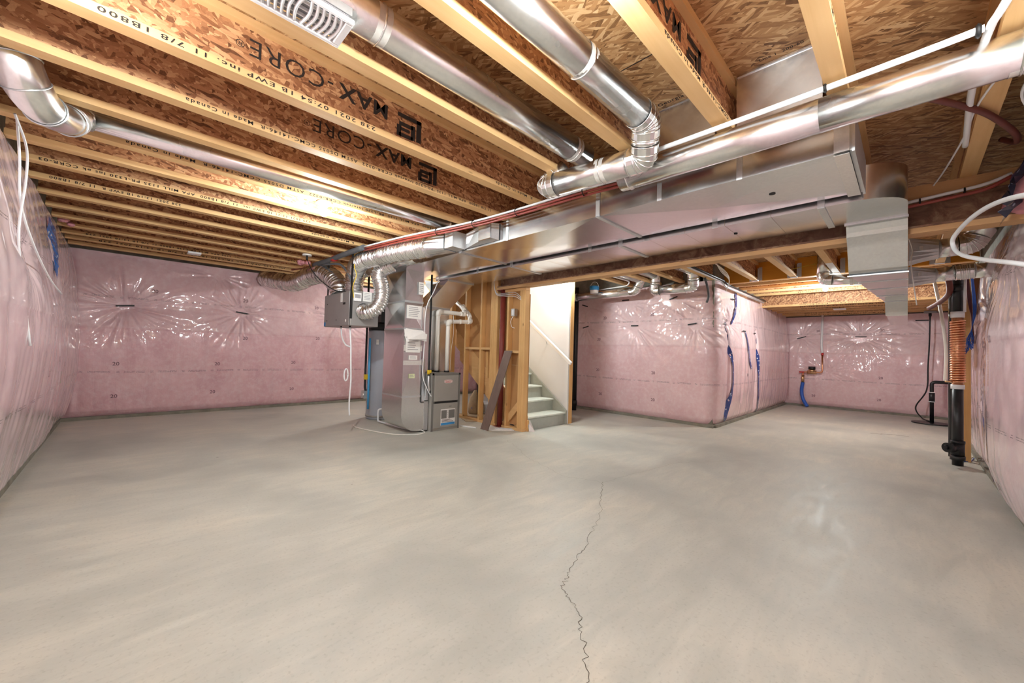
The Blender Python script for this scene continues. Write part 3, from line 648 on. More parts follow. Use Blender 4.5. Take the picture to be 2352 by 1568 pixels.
# ------------------------------------------------------------------ sheet metal trunks
def rect(x0, x1, z0, z1, y): return [(x0, y, z0), (x1, y, z0), (x1, y, z1), (x0, y, z1)]
def xbreak(mb, P, d, n):
    """quad panel P (4 corners) broken along its diagonals, centre pushed out by d along n"""
    P = [Vector(p) for p in P]; c = sum(P, Vector()) / 4 + Vector(n) * d
    mb.add(P + [c], [(0, 1, 4), (1, 2, 4), (2, 3, 4), (3, 0, 4)])
TX0, TX1, TZ0, TZ1 = 2.61, 3.31, 2.235, 2.425
rt = thing('return_air_duct', 'wide galvanised return trunk duct with cross-broken panels', 'duct', (2.96, 2.6, TZ0))
seams = [.21, 1.72, 3.5, 5.46]
for a, b_ in zip(seams[:-1], seams[1:]):
    mb = MB(); A, B_ = a + .004, b_ - .004
    xbreak(mb, [(TX0, A, TZ0), (TX1, A, TZ0), (TX1, B_, TZ0), (TX0, B_, TZ0)], .02, (0, 0, -1))
    mb.add([(TX0, A, TZ0), (TX0, B_, TZ0), (TX0, B_, TZ1), (TX0, A, TZ1)], [(0, 1, 2, 3)])
    mb.add([(TX1, A, TZ0), (TX1, B_, TZ0), (TX1, B_, TZ1), (TX1, A, TZ1)], [(3, 2, 1, 0)])
    mb.add([(TX0, A, TZ1), (TX1, A, TZ1), (TX1, B_, TZ1), (TX0, B_, TZ1)], [(3, 2, 1, 0)])
    part('duct_section', mb, M['galv'], rt)
part('end_cap', MB().box(TX0, TX1, .2, .212, TZ0, TZ1).box(TX0 - .012, TX1 + .012, .19, .202, TZ0 - .012, TZ1 + .012), M['galv_dull'], rt)
part('end_cap', MB().box(TX0, TX1, 5.458, 5.47, TZ0, TZ1), M['galv'], rt)
for y in seams[1:-1]: part('drive_cleat', MB().box(TX0 - .005, TX0 + .003, y - .018, y + .018, TZ0 - .005, TZ1).box(TX0 - .005, TX1 + .005, y - .016, y + .016, TZ0 - .008, TZ0 - .001), M['galv_dull'], rt)
for y in (1.22, .72, 2.75): part('hanger_strap', MB().box(TX0 - .004, TX0 - .001, y - .016, y + .016, TZ0 - .004, JB), M['galv_dull'], rt)
part('seal_tape', MB().box(TX0 - .006, TX1, .212, .275, TZ0 - .015, TZ0 - .012).box(TX0 - .007, TX0 - .002, .212, .275, TZ0, TZ1), M['seal'], rt)
part('test_hole', MB().cyl((2.95, .62, TZ0 - .0145), (2.95, .62, TZ0 - .008), .018, 16), M['black'], rt)
# damper take-off box on the near side of the return trunk
dm = thing('damper_takeoff', 'open galvanised take-off box with white damper flap', 'duct fitting', (2.5, 3.2, 2.28))
part('collar', MB().loft([[(2.6, 2.86, 2.255), (2.6, 3.4, 2.255), (2.6, 3.4, 2.42), (2.6, 2.86, 2.42)], [(2.52, 2.9, 2.27), (2.52, 3.08, 2.262), (2.52, 3.08, 2.415), (2.52, 2.9, 2.415)]], caps=False), M['galv_dull'], dm)
part('flap', MB().prism([(2.56, 3.1, 2.29), (2.58, 3.36, 2.3), (2.56, 3.33, 2.40), (2.53, 3.1, 2.415)], (.004, 0, 0)), M['vent'], dm)
part('sleeve', MB().box(2.43, 2.6, 3.4, 3.55, 2.25, 2.42), M['galv_dull'], dm)
part('bracket', MB().box(2.5, 2.515, 2.88, 3.06, 2.262, 2.415), M['galv'], dm)
# supply trunk: straight run, turn, drop below the beam, run to the far end
SX0, SX1, SZ0, SZ1 = 3.36, 3.91, 2.2, 2.425
sp = thing('supply_air_duct', 'galvanised supply trunk with slip-cleat panels turning under the beam', 'duct', (3.63, 2.5, SZ0))
yy = [.40] + [.40 + (5.1 - .40) * k / 15 for k in range(1, 16)]
for k in range(15):
    A, B_ = yy[k] + .001, yy[k + 1] - .001
    mb = MB(); xbreak(mb, [(SX0, A, SZ0), (SX1, A, SZ0), (SX1, B_, SZ0), (SX0, B_, SZ0)], .005 if k % 2 else .002, (0, 0, -1))
    mb.add([(SX0, A, SZ0), (SX0, B_, SZ0), (SX0, B_, SZ1), (SX0, A, SZ1)], [(0, 1, 2, 3)])
    mb.add([(SX1, A, SZ0), (SX1, B_, SZ0), (SX1, B_, SZ1), (SX1, A, SZ1)], [(3, 2, 1, 0)])
    part('duct_panel', mb, M['galv'], sp)
part('end_cap', MB().box(SX0, SX1, 5.095, 5.105, SZ0, SZ1), M['galv'], sp)
for y in (.42, 1.95, 3.45): part('drive_cleat', MB().box(SX0 - .006, SX1, y - .02, y + .02, SZ0 - .007, SZ0 - .001).box(SX0 - .006, SX0 - .001, y - .02, y + .02, SZ0, SZ1), M['galv_dull'], sp)
for y in (2.3, 1.1, 4.1): part('hanger_strap', MB().box(SX0 - .004, SX0 - .001, y - .02, y + .02, SZ0 - .004, JB), M['galv_dull'], sp)
part('test_hole', MB().cyl((3.62, 1.02, SZ0 - .006), (3.62, 1.02, SZ0), .014, 14), M['black'], sp)
# turn: heel rounds from the near side to the side facing the corner
arc = [(SX0, .42), (SX0, .24)] + [(SX0 + .22 * (1 - math.cos(t)), .24 - .24 * math.sin(t)) for t in [k * math.pi / 16 for k in range(1, 9)]] + [(3.78, .0)]
mb = MB(); mb.add([(x, y, SZ0) for x, y in arc] + [(x, y, SZ1) for x, y in arc], [(i, i + 1, len(arc) + i + 1, len(arc) + i) for i in range(len(arc) - 1)], True)
mb.add([(x, y, SZ0) for x, y in arc] + [(3.9, 0, SZ0), (3.9, .38, SZ0), (SX1, .42, SZ0)], [tuple(range(len(arc) + 3))])
mb.add([(x, y, SZ1) for x, y in arc] + [(3.9, 0, SZ1), (3.9, .38, SZ1), (SX1, .42, SZ1)], [tuple(range(len(arc) + 3))[::-1]])
part('turn_section', mb, M['galv'], sp)
def slab_path(prof, y0, y1, top):
    m_ = MB(); n = len(prof); vs_ = [(x, y0, z) for x, z in prof] + [(x, y1, z) for x, z in prof]
    m_.add(vs_, [(i, i + 1, n + i + 1, n + i) for i in range(n - 1)], False)
    m_.add([(x, y0, z) for x, z in top] + [(x, y1, z) for x, z in top], [(n2 + i, n2 + i + 1, i + 1, i) for n2 in [len(top)] for i in range(n2 - 1)])
    for y, fl_ in ((y0, 1), (y1, 0)):
        pp = [(x, y, z) for x, z in prof] + [(x, y, z) for x, z in reversed(top)]; m_.add(pp, [tuple(range(len(pp)))[::-1] if fl_ else tuple(range(len(pp)))])
    return m_
part('drop_section', slab_path([(3.9, SZ0), (3.96, 2.19), (4.0, 2.13), (4.06, 2.05), (4.12, 1.95), (4.16, 1.88), (4.22, 1.85)], 0.0, .34, [(3.75, SZ1), (3.92, 2.3), (4.0, 2.12), (4.04, 2.075), (4.22, 2.07)]), M['galv'], sp)
part('seam', MB().box(3.9, 3.925, -.004, .345, SZ0 - .01, SZ0 + .004), M['galv_dull'], sp)
part('seam', MB().box(4.2, 4.225, -.006, .35, 1.842, 1.852), M['galv_dull'], sp)
ty = lambda x: .335 - (x - 4.22) * .0735
for k, (xa, xb) in enumerate(((4.22, 4.6), (4.6, 5.1), (5.1, 5.65), (5.65, 6.2))):
    ya_, yb_ = ty(xa), ty(xb)
    part('duct_panel', MB().hexa([(xa + .002, 0, 1.85), (xb - .002, 0, 1.85), (xb - .002, yb_, 1.85), (xa + .002, ya_, 1.85), (xa + .002, 0, 2.07), (xb - .002, 0, 2.07), (xb - .002, yb_, 2.07), (xa + .002, ya_, 2.07)]), M['galv'], sp)
    part('drive_cleat', MB().box(xb - .01, xb + .01, -.003, yb_ + .003, 1.844, 1.849), M['galv_dull'], sp)
part('drop_section', slab_path([(6.2, 1.85), (6.23, 1.845), (6.27, 1.80), (6.32, 1.74), (6.36, 1.71), (6.4, 1.70)], 0.0, .185, [(6.2, 2.07), (6.4, 1.92)]), M['galv'], sp)
part('duct_panel', MB().box(6.4, 8.0, 0.0, .175, 1.70, 1.92), M['galv'], sp)
# panned joist bays: sheet metal closures between joists above the return trunk
for k, (ya_, yb_) in enumerate(((.29, .68), (.79, 1.2))):
    solo('bay_closure', MB().add([(2.42, ya_ + .01, JB), (2.42, yb_ + .005, JB), (2.405, yb_ + .005, DECK - .003), (2.405, ya_ + .01, DECK - .003), (2.416, (ya_ + yb_) / 2, 2.6)], [(0, 1, 4), (1, 2, 4), (2, 3, 4), (3, 0, 4)]).box(2.395, 2.42, ya_, yb_, DECK - .012, DECK - .002), M['galv'], ('bright sheet metal closure in the joist bay beside the white tube clip', 'sheet metal closure in the joist bay behind the elbow')[k], 'sheet metal')
# ------------------------------------------------------------------ return drop beside the furnace
rd = thing('return_drop', 'tall galvanised return drop with papers taped to it beside the furnace', 'duct', (2.79, 5.0, 0))
dx0, dx1, dy0, dy1 = 2.655, 2.93, 4.75, 5.31
def wallbox(mb, x0, x1, y0, y1, z0, z1, d=.01):
    xbreak(mb, [(x0, y1, z0), (x0, y0, z0), (x0, y0, z1), (x0, y1, z1)], d, (-1, 0, 0)); xbreak(mb, [(x0, y0, z0), (x1, y0, z0), (x1, y0, z1), (x0, y0, z1)], d * .4, (0, -1, 0))
    mb.add([(x1, y0, z0), (x1, y1, z0), (x1, y1, z1), (x1, y0, z1)], [(0, 1, 2, 3)]); mb.add([(x1, y1, z0), (x0, y1, z0), (x0, y1, z1), (x1, y1, z1)], [(0, 1, 2, 3)])
for a, b_ in ((.5, 1.42), (1.42, 1.79), (1.79, 2.235)):
    mb = MB(); wallbox(mb, dx0, dx1, dy0, dy1, a + .001, b_ - .001, .02 if a < 1 else .03); part('duct_section', mb, M['galv'], rd)
for z_ in (1.79, 1.42, .5): part('drive_cleat', MB().box(dx0 - .006, dx1 + .004, dy0 - .006, dy0 - .001, z_ - .014, z_ + .014).box(dx0 - .006, dx0 - .001, dy0, dy1, z_ - .01, z_ + .01), M['galv_dull'], rd)
prof = [(dx0, .5), (dx0, .26)] + [(dx0 + .24 - .24 * math.cos(t), .26 - .24 * math.sin(t)) for t in [k * math.pi / 16 for k in range(1, 9)]] + [(3.06, .02), (3.06, .40), (2.95, .40), (2.93, .42), (2.93, .5)]
mb = MB(); n = len(prof); mb.add([(x, dy0, z) for x, z in prof] + [(x, dy1, z) for x, z in prof], [tuple(range(n))] + [tuple(range(n, 2 * n))[::-1]]); mb.add([(x, dy0, z) for x, z in prof] + [(x, dy1, z) for x, z in prof], [(i, n + i, n + i + 1, i + 1) for i in range(n - 1)], False)
part('boot_elbow', mb, M['galv'], rd)
part('filter_rack', MB().box(3.0, 3.065, dy0 - .004, dy1, .015, .42), M['galv_dull'], rd)
part('seal_tape', MB().box(dx0 - .004, dx1 + .004, dy0 - .009, dy0 - .006, .93, .99).box(dx0 - .004, dx1 + .004, dy0 - .009, dy0 - .006, 1.12, 1.2), M['seal'], rd)
def sticker(name, x0, x1, z0, z1, y, parent, mat_='paper', lines=0, label=None):
    s_ = part(name, MB().box(x0, x1, y - .002, y, z0, z1), M[mat_], parent, label)
    if lines:
        m_ = MB(); dz = (z1 - z0) / (lines + 1.5)
        for k in range(lines): zc = z1 - (k + 1.1) * dz; m_.box(x0 + (x1 - x0) * .12, x1 - (x1 - x0) * (.12 + .25 * random.random()), y - .003, y - .0021, zc - dz * .16, zc + dz * .16)
        part('print_lines', m_, M['paper_text'], s_)
    return s_
sticker('notice', 2.84, 2.925, 1.9, 2.07, 4.725, rd, 'paper', 5)
sticker('notice', 2.675, 2.9, 1.56, 1.74, 4.735, rd, 'paper', 6, 'permit notice in a clear sleeve')
sticker('notice', 2.68, 2.9, 1.1, 1.29, 4.738, rd, 'paper', 5)
sticker('sticker', 2.73, 2.86, 1.0, 1.06, 4.738, rd, 'paper', 2)
sticker('sticker', 2.74, 2.83, .75, .81, 4.738, rd, 'film_label', 2)
pp = MB()
for k in range(6):
    a = random.uniform(-.25, .25); c_ = Vector((2.8 + random.uniform(-.03, .03), 4.70 - .006 * k, 1.33 + random.uniform(-.02, .03))); ex = Vector((math.cos(a), -.15 * random.random(), math.sin(a))); ez = Vector((-math.sin(a), .25, math.cos(a)))
    P = [c_ + ex * (i * .14) + ez * (j * (.045 + .01 * random.random())) + Vector((0, .012 * random.uniform(-1, 1), 0)) for i, j in ((-1, -1), (1, -1), (1, 1), (-1, 1))]; pp.add(P, [(0, 1, 2, 3)])
solo('paper_bundle', pp, M['paper'], 'crumpled white manuals tucked on the return drop', 'papers')
solo('filter_panel', MB().prism([(2.95, 4.74, .42), (3.0, 4.74, .42), (3.09, 4.9, 1.0), (3.04, 4.9, 1.0)], (0, .03, 0)).prism([(3.0, 4.72, .44), (3.04, 4.72, .44), (3.06, 4.76, .74), (3.03, 4.76, .74)], (0, .02, 0)), M['galv_dull'], 'thin metal filter cover leaning between drop and furnace', 'panel')
# ------------------------------------------------------------------ furnace
fu_ = thing('furnace', 'grey gas furnace cabinet with oval logo and blue sticker', 'furnace', (3.315, 5.0, 0))
fx0, fx1, fy0, fy1, fz = 3.075, 3.56, 4.68, 5.38, .815
part('cabinet', MB().box(fx0, fx1, fy0, fy1, 0, fz), M['grey_paint'], fu_, bevel=.006)
up_ = part('door', MB().box(fx0 + .035, fx1 - .03, fy0 - .012, fy0 - .001, .415, fz - .03), M['grey_paint'], fu_, bevel=.008)
lo_ = part('door', MB().box(fx0 + .03, fx1 - .03, fy0 - .012, fy0 - .001, .035, .385), M['grey_paint'], fu_, bevel=.008)
part('door_gap', MB().box(fx0 + .03, fx1 - .03, fy0 - .004, fy0 + .002, .386, .414), M['black'], fu_)
part('frame_rail', MB().box(fx0, fx0 + .03, fy0 - .01, fy0, 0, fz).box(fx1 - .026, fx1, fy0 - .01, fy0, 0, fz).box(fx0, fx1, fy0 - .01, fy0, fz - .028, fz), M['grey_dark'], fu_)
lg = MB(); cx, cz = 3.345, .695; lg.add([(cx + .075 * math.copysign(abs(math.cos(t)) ** .7, math.cos(t)), fy0 - .0135, cz + .026 * math.copysign(abs(math.sin(t)) ** .7, math.sin(t))) for t in [2 * math.pi * k / 24 for k in range(24)]], [tuple(range(24))])
part('logo_plate', lg, M['paper'], up_)
part('logo_rim', MB().tube([(cx + .068 * math.cos(t), fy0 - .0138, cz + .020 * math.sin(t)) for t in [2 * math.pi * k / 24 for k in range(25)]], .0025, 4), M['red'], up_)
lt = MB(); put_text(lt, 'LENNOX', (cx, fy0 - .0148, cz - .010), (1, 0, 0), (0, 0, 1), .028, .02, 1.0, width=.1, center=True); part('logo_text', lt, M['red'], up_)
stk = part('energy_label', MB().box(3.23, 3.48, fy0 - .0145, fy0 - .0121, .07, .30), M['paper'], lo_)
part('label_band', MB().box(3.235, 3.475, fy0 - .0155, fy0 - .0146, .072, .105), M['blue'], lo_)
part('label_photo', MB().box(3.238, 3.472, fy0 - .0155, fy0 - .0146, .165, .285), M['grey_dark'], lo_)
part('label_photo', MB().box(3.33, 3.362, fy0 - .016, fy0 - .0156, .17, .29), M['paper'], lo_)
lb = MB()
for k in range(4): put_text(lb, 'INSP'[k], (3.346, fy0 - .0165, .262 - .026 * k), (1, 0, 0), (0, 0, 1), .024, 0, 1, center=True)
for k in range(3): lb.box(3.25, 3.45 - .03 * k, fy0 - .0155, fy0 - .0146, .115 + .016 * k, .121 + .016 * k)
part('label_print', lb, M['ink'], lo_)
part('knockout', MB().cyl((fx0 - .004, 4.72, .56), (fx0 + .001, 4.72, .56), .022, 14).cyl((fx0 - .004, 4.79, .5), (fx0 + .001, 4.79, .5), .02, 14).cyl((fx0 - .004, 4.86, .41), (fx0 + .001, 4.86, .41), .026, 14), M['black'], fu_)
part('latch', MB().box(3.37, 3.41, fy0 - .016, fy0 - .012, .33, .342).cyl((fx0 + .045, fy0 - .014, .4), (fx0 + .045, fy0 - .01, .4), .007, 8).cyl((fx1 - .045, fy0 - .014, .4), (fx1 - .045, fy0 - .01, .4), .009, 8), M['grey_dark'], fu_)
gp = MB().tube(fillet([(3.04, 4.72, 2.2), (3.04, 4.72, .86), (3.04, 4.72, .62), (3.06, 4.72, .56)], .03), .014, 10)
gl = thing('gas_line', 'black iron gas pipe with yellow valve beside the furnace', 'pipe', (3.04, 4.72, .5)); part('pipe', gp, M['black'], gl); part('valve', MB().cyl((3.04, 4.72, .86), (3.04, 4.72, .8), .022, 10).box(3.02, 3.06, 4.68, 4.7, .82, .86), M['yellow'], gl)
part('flex_connector', MB().tube(spline([(3.04, 4.715, .78), (3.03, 4.7, .66), (3.055, 4.71, .56)]), .016, 8), M['galv_dull'], gl)
solo('control_cable', MB().tube(spline([(3.18, 4.73, 2.19), (3.08, 4.71, 1.98), (2.96, 4.715, 1.7), (2.95, 4.715, 1.2), (2.945, 4.715, .8), (3.0, 4.7, .62), (3.07, 4.69, .5), (3.085, 4.678, .52)]), .007, 8), M['pex'], 'white control cable draped from trunk to furnace', 'cable')
# supply plenum rising to the supply trunk
ple = thing('supply_plenum', 'galvanised plenum above the furnace leaning to the supply trunk', 'duct', (3.4, 5.15, .815))
mb = MB(); wallbox(mb, 3.12, 3.555, 5.0, 5.37, .816, 1.77, .012); part('duct_section', mb, M['galv'], ple)
mb = MB(); mb.loft([[(3.12, 5.0, 1.77), (3.555, 5.0, 1.77), (3.555, 5.37, 1.77), (3.12, 5.37, 1.77)], [(3.42, 4.86, 2.199), (3.9, 4.86, 2.199), (3.9, 5.09, 2.199), (3.42, 5.09, 2.199)]], caps=False); part('transition', mb, M['galv'], ple)
part('drive_cleat', MB().box(3.11, 3.565, 4.993, 4.999, 1.755, 1.785).box(3.41, 3.91, 4.85, 4.862, 2.185, 2.2), M['galv_dull'], ple)
def pipe_run(name, label, path, r, material, cat='pipe', fit=True, fr=.03, couple=()):
    t_ = thing(name, label, cat, path[0]); part('pipe', MB().tube(fillet(path, fr + r, 6), r, 14), material, t_)
    if fit:
        P = [Vector(p) for p in path]
        for i in range(1, len(P) - 1):
            a = (P[i - 1] - P[i]).normalized(); c_ = (P[i + 1] - P[i]).normalized(); e = r * 2.2
            part('elbow', MB().tube(fillet([P[i] + a * e, P[i], P[i] + c_ * e], fr + r, 6), r * 1.17, 14), material, t_)
    for (p, q) in couple: part('coupling', MB().cyl(p, q, r * 1.2, 14), material, t_)
    return t_
pv = pipe_run('vent_pipe', 'taller white PVC vent pipe rising from the furnace', [(3.315, 4.94, .816), (3.315, 4.94, 1.72), (3.82, 4.94, 1.72), (3.86, 5.05, 1.83), (3.9, 5.3, 1.95)], .031, M['pvc'], fr=.05, couple=[((3.72, 4.94, 1.72), (3.76, 4.94, 1.72))])
part('collar', MB().cyl((3.315, 4.94, .816), (3.315, 4.94, .838), .042, 14), M['black'], pv)
pv = pipe_run('vent_pipe', 'shorter white PVC vent pipe nearer the studs on the furnace', [(3.45, 4.87, .816), (3.45, 4.87, 1.575), (3.88, 4.87, 1.6), (3.95, 5.0, 1.72), (4.05, 5.3, 1.9)], .031, M['pvc'], fr=.05, couple=[((3.66, 4.87, 1.588), (3.69, 4.87, 1.59))])
part('collar', MB().cyl((3.45, 4.87, .816), (3.45, 4.87, .838), .042, 14), M['black'], pv)
solo('thermostat_wire', MB().tube(spline([(3.62, 4.98, 1.7), (3.625, 4.97, 1.4), (3.6, 4.98, 1.15), (3.59, 4.97, .9), (3.6, 4.97, .83)]), .005, 6), M['pvc'], 'thin pale wire hanging behind the furnace vent pipes', 'cable')
# ------------------------------------------------------------------ ventilator unit hung from the joists
hv = thing('ventilator_unit', 'grey heat recovery ventilator box hung by black straps', 'ventilator', (2.28, 5.6, 1.43))
hx0, hx1, hy0, hy1, hz0, hz1 = 2.09, 2.475, 5.15, 6.08, 1.435, 1.9
part('cabinet', MB().box(hx0, hx1, hy0, hy1, hz0, hz1), M['hrv'], hv, bevel=.006)
part('door_panel', MB().box(hx0 - .012, hx0 - .001, hy0 + .02, hy1 - .01, hz0 + .005, hz1 - .01), M['hrv'], hv, bevel=.004)
part('corner_rail', MB().box(hx0 - .006, hx0 + .02, hy0 - .006, hy0 + .02, hz0 + .09, hz1 + .02), M['black'], hv)
part('latch', MB().cyl((hx0 - .016, 5.95, 1.52), (hx0 - .01, 5.95, 1.52), .008, 8).cyl((hx0 - .016, 5.95, 1.76), (hx0 - .01, 5.95, 1.76), .008, 8).cyl((hx0 - .016, 5.6, 1.52), (hx0 - .01, 5.6, 1.52), .008, 8), M['black'], hv)
part('badge', MB().box(hx0 - .0145, hx0 - .0125, 6.0, 6.06, 1.445, 1.5), M['blue'], hv); part('badge', MB().cyl((hx0 - .0145, 5.27, 1.5), (hx0 - .0125, 5.27, 1.5), .02, 12), M['paper'], hv)
part('badge', MB().box(hx0 - .0145, hx0 - .0125, 5.3, 5.38, 1.72, 1.75), M['black'], hv); part('label', MB().box(hx0 - .0145, hx0 - .0125, 5.4, 5.47, 1.76, 1.88), M['paper'], hv)
cbx = part('control_box', MB().box(2.12, 2.215, hy0 - .03, hy0 - .001, 1.76, 1.87), M['vent'], hv); part('control_print', MB().box(2.13, 2.205, hy0 - .0315, hy0 - .0301, 1.8, 1.85), M['paper_text'], cbx)
sticker('notice', 2.25, 2.37, 1.77, 1.9, hy0 - .001, hv, 'paper', 5)
part('inlet_ring', MB().ring((2.27, hy0 - .004, 1.635), (0, 1, 0), .095, .012), M['black'], hv)
part('drain_port', MB().cyl((2.15, 5.3, 1.4), (2.15, 5.3, 1.436), .012, 10).cyl((2.13, 5.55, 1.4), (2.13, 5.55, 1.436), .012, 10), M['black'], hv)
for (x, y) in ((2.1, 5.17), (2.1, 6.02), (2.46, 5.2)): part('hanging_strap', MB().box(x - .004, x + .004, y - .022, y + .022, 1.6, JB), M['black'], hv)
def flex(name, label, pts, r, material=None, pitch=.028, rough=.085, parent_label=None):
    P = spline(pts, 14); L = [0.0]
    for a, b_ in zip(P[:-1], P[1:]): L.append(L[-1] + (b_ - a).length)
    n = int(L[-1] / (pitch / 5)); LL = np.array(L); A = np.array([tuple(p) for p in P]); s_ = np.linspace(0, L[-1], n)
    Q = np.stack([np.interp(s_, LL, A[:, k]) for k in range(3)], 1); R_ = r * (1 + rough * np.sin(2 * np.pi * s_ / pitch) + .02 * RNG.standard_normal(n))
    mb_ = MB().tube([tuple(q) for q in Q], list(R_), 20)
    j = RNG.standard_normal((len(mb_.v), 3)) * r * .022; mb_.v = [tuple(np.array(p) + d) for p, d in zip(mb_.v, j)]
    return solo(name, mb_, material or M['foil'], label, 'flexible duct', 'foil flexible ducts on the ventilator')
flex('flex_duct', 'long shiny foil flex duct arching from ventilator to trunk take-off', [(2.24, 5.42, 1.9), (2.23, 5.42, 2.06), (2.215, 5.3, 2.24), (2.215, 5.08, 2.305), (2.24, 4.72, 2.31), (2.26, 4.4, 2.305), (2.34, 3.98, 2.305), (2.39, 3.8, 2.305)], .112)
cn = MB().loft([[(2.39 + .105 * math.cos(t), 3.82, 2.305 + .105 * math.sin(t)) for t in [2 * math.pi * k / 20 for k in range(20)]], [(2.515 + .09 * max(-1, min(1, 1.4 * math.cos(t))), 3.56, 2.33 + .09 * max(-1, min(1, 1.4 * math.sin(t)))) for t in [2 * math.pi * k / 20 for k in range(20)]]])
solo('round_transition', cn, M['galv'], 'bright sheet metal cone joining the foil flex to the trunk', 'duct fitting')
flex('flex_duct', 'foil flex duct curling from the ventilator front up to the trunk', [(2.25, 5.14, 1.63), (2.27, 5.03, 1.615), (2.35, 4.95, 1.68), (2.4, 4.93, 1.82), (2.4, 4.94, 1.98), (2.375, 4.97, 2.1), (2.4, 4.93, 2.2), (2.5, 4.8, 2.27)], .096)
flex('flex_duct', 'insulated foil flex duct sagging from the ventilator to the back wall', [(2.2, 5.8, 1.9), (2.19, 5.86, 2.04), (2.12, 6.2, 2.24), (2.06, 6.7, 2.26), (1.99, 7.2, 2.2), (1.86, 7.7, 2.26), (1.76, 8.12, 2.34)], .14, M['foil'], .045, .05)
flex('flex_duct', 'second foil flex duct dropping straight into the ventilator top', [(2.41, 5.75, 1.9), (2.41, 5.74, 2.1), (2.42, 5.66, 2.24), (2.47, 5.52, 2.28)], .09)
rp = MB().tube([(2.5, 4.79, 2.27), (2.54, 4.55, 2.3), (2.56, 4.35, 2.31)], .08, 18)
solo('round_stub', rp, M['galv_round'], 'short galvanised round stub between curling flex and trunk', 'duct fitting')
solo('cable_tie', MB().box(2.36, 2.375, 4.42, 4.48, 2.22, 2.25), M['pex'], 'white hang tag on the long foil flex', 'tag')
solo('suspended_hose', MB().tube(spline([(2.05, 6.1, 2.36), (2.1, 5.6, 2.3), (2.12, 5.3, 2.1), (2.12, 5.2, 1.95)]), .016, 8), M['insul_grey'], 'grey cable sleeve looping behind the foil duct', 'cable')
hs = thing('drain_hose', 'clear drain hose hanging from the ventilator', 'hose', (2.15, 5.2, .3))
part('tube', MB().tube(spline([(2.15, 5.3, 1.42), (2.15, 5.25, 1.2), (2.148, 5.22, .96), (2.15, 5.2, .7), (2.14, 5.2, .42), (2.15, 5.2, .24)]), .011, 8), M['pex'], hs)
part('trap_loop', MB().tube([(2.1 + .025 * math.cos(t), 5.24, .78 + .08 * math.sin(t)) for t in [k * math.pi / 10 for k in range(21)]], .009, 8), M['pex'], hs)
part('tube', MB().tube(spline([(2.13, 5.55, 1.42), (2.11, 5.45, 1.28), (2.11, 5.32, 1.18), (2.148, 5.24, 1.15)]), .01, 8), M['pex'], hs)
solo('signal_wire', MB().tube(spline([(2.12, 5.14, 1.8), (2.1, 5.13, 1.95), (2.14, 5.13, 2.1), (2.11, 5.14, 2.22), (2.13, 5.15, 2.33), (2.09, 5.2, 2.43)]), .005, 6), M['yellow'], 'yellow wire curling up the ventilator strap', 'cable')
# foam sleeved lines running along the joists above
ll = thing('foam_sleeve', 'grey foam pipe sleeve with red collar under the joists', 'pipe', (2.06, 5.6, 2.38))
part('sleeve', MB().tube(spline([(2.03, 6.45, 2.4), (2.05, 5.95, 2.395), (2.06, 5.5, 2.4), (2.075, 4.78, 2.4)]), .034, 12), M['insul_grey'], ll); part('collar', MB().cyl((2.063, 5.78, 2.397), (2.065, 5.68, 2.398), .042, 12), M['red'], ll)
part('line', MB().tube([(2.03, 6.45, 2.4), (2.0, 6.9, 2.4), (1.95, 7.3, 2.42)], .014, 8), M['maroon_l'], ll)
for k, (mt, dz, dx, lb_) in enumerate((('pex', .016, 0, 'white water tube running along the duct top'), ('maroon_l', -.008, .003, 'upper red water tube running along the duct top'), ('maroon_l', -.032, .006, 'lower red water tube running along the duct top'))):
    wt = thing('water_tube', lb_, 'tube', (2.3, 3.0, 2.4), 'water tubes along the duct')
    part('tube', MB().tube(spline([(2.08 + dx, 4.8, 2.395 + dz), (2.2 + dx, 3.98, 2.4 + dz), (2.38 + dx, 3.1, 2.405 + dz), (2.44 + dx, 2.4, 2.402 + dz), (2.46 + dx, 1.8, 2.40 + dz), (2.5 + dx, 1.3, 2.395 + dz), (2.52 + dx, .9, 2.395 + dz)], 8), .010, 8), M[mt], wt)
    if k == 1:
        for y, x in ((3.5, 2.305), (3.0, 2.395), (2.45, 2.44), (1.75, 2.465)): part('clip', MB().ring((x, y, 2.395), (0, 1, 0), .034, .005, 10), M['black'], wt)
# ------------------------------------------------------------------ water heater
wh = thing('water_heater', 'grey water heater tank with blue line behind the return drop', 'water heater', (3.05, 6.1, 0))
def lathe(c, prof_, n=32):
    return [[(c[0] + r_ * math.cos(2 * math.pi * k / n), c[1] + r_ * math.sin(2 * math.pi * k / n), z_) for k in range(n)] for r_, z_ in prof_]
part('tank', MB().loft(lathe((3.06, 6.12), [(.24, 0), (.25, .03), (.25, 1.4), (.245, 1.43)]), True), M['tank'], wh); part('top_cap', MB().loft(lathe((3.06, 6.12), [(.25, 1.431), (.25, 1.52), (.2, 1.56)]), True), M['black'], wh)
part('base_ring', MB().loft(lathe((3.06, 6.12), [(.256, .04), (.256, .07)]), True), M['grey_paint'], wh)
part('vent_stack', MB().cyl((3.06, 6.12, 1.5), (3.06, 6.12, 2.3), .05, 16), M['abs'], wh); part('blower', MB().box(2.9, 3.2, 5.92, 6.15, 1.56, 1.78), M['black'], wh)
part('cold_line', MB().tube([(2.76, 5.98, .18), (2.755, 5.98, .6), (2.752, 5.98, 1.3)], .016, 10), M['tank_blue'], wh, 'bright blue water line')
part('gas_pipe', MB().tube(fillet([(2.76, 6.12, 2.3), (2.76, 6.12, .5), (2.79, 6.1, .4)], .03), .017, 10), M['black'], wh)
part('gas_valve', MB().box(2.72, 2.82, 6.05, 6.16, .34, .46).cyl((2.71, 6.1, .4), (2.73, 6.1, .4), .03, 12), M['galv_dull'], wh); part('shutoff', MB().box(2.735, 2.785, 6.06, 6.12, .64, .72), M['yellow'], wh)
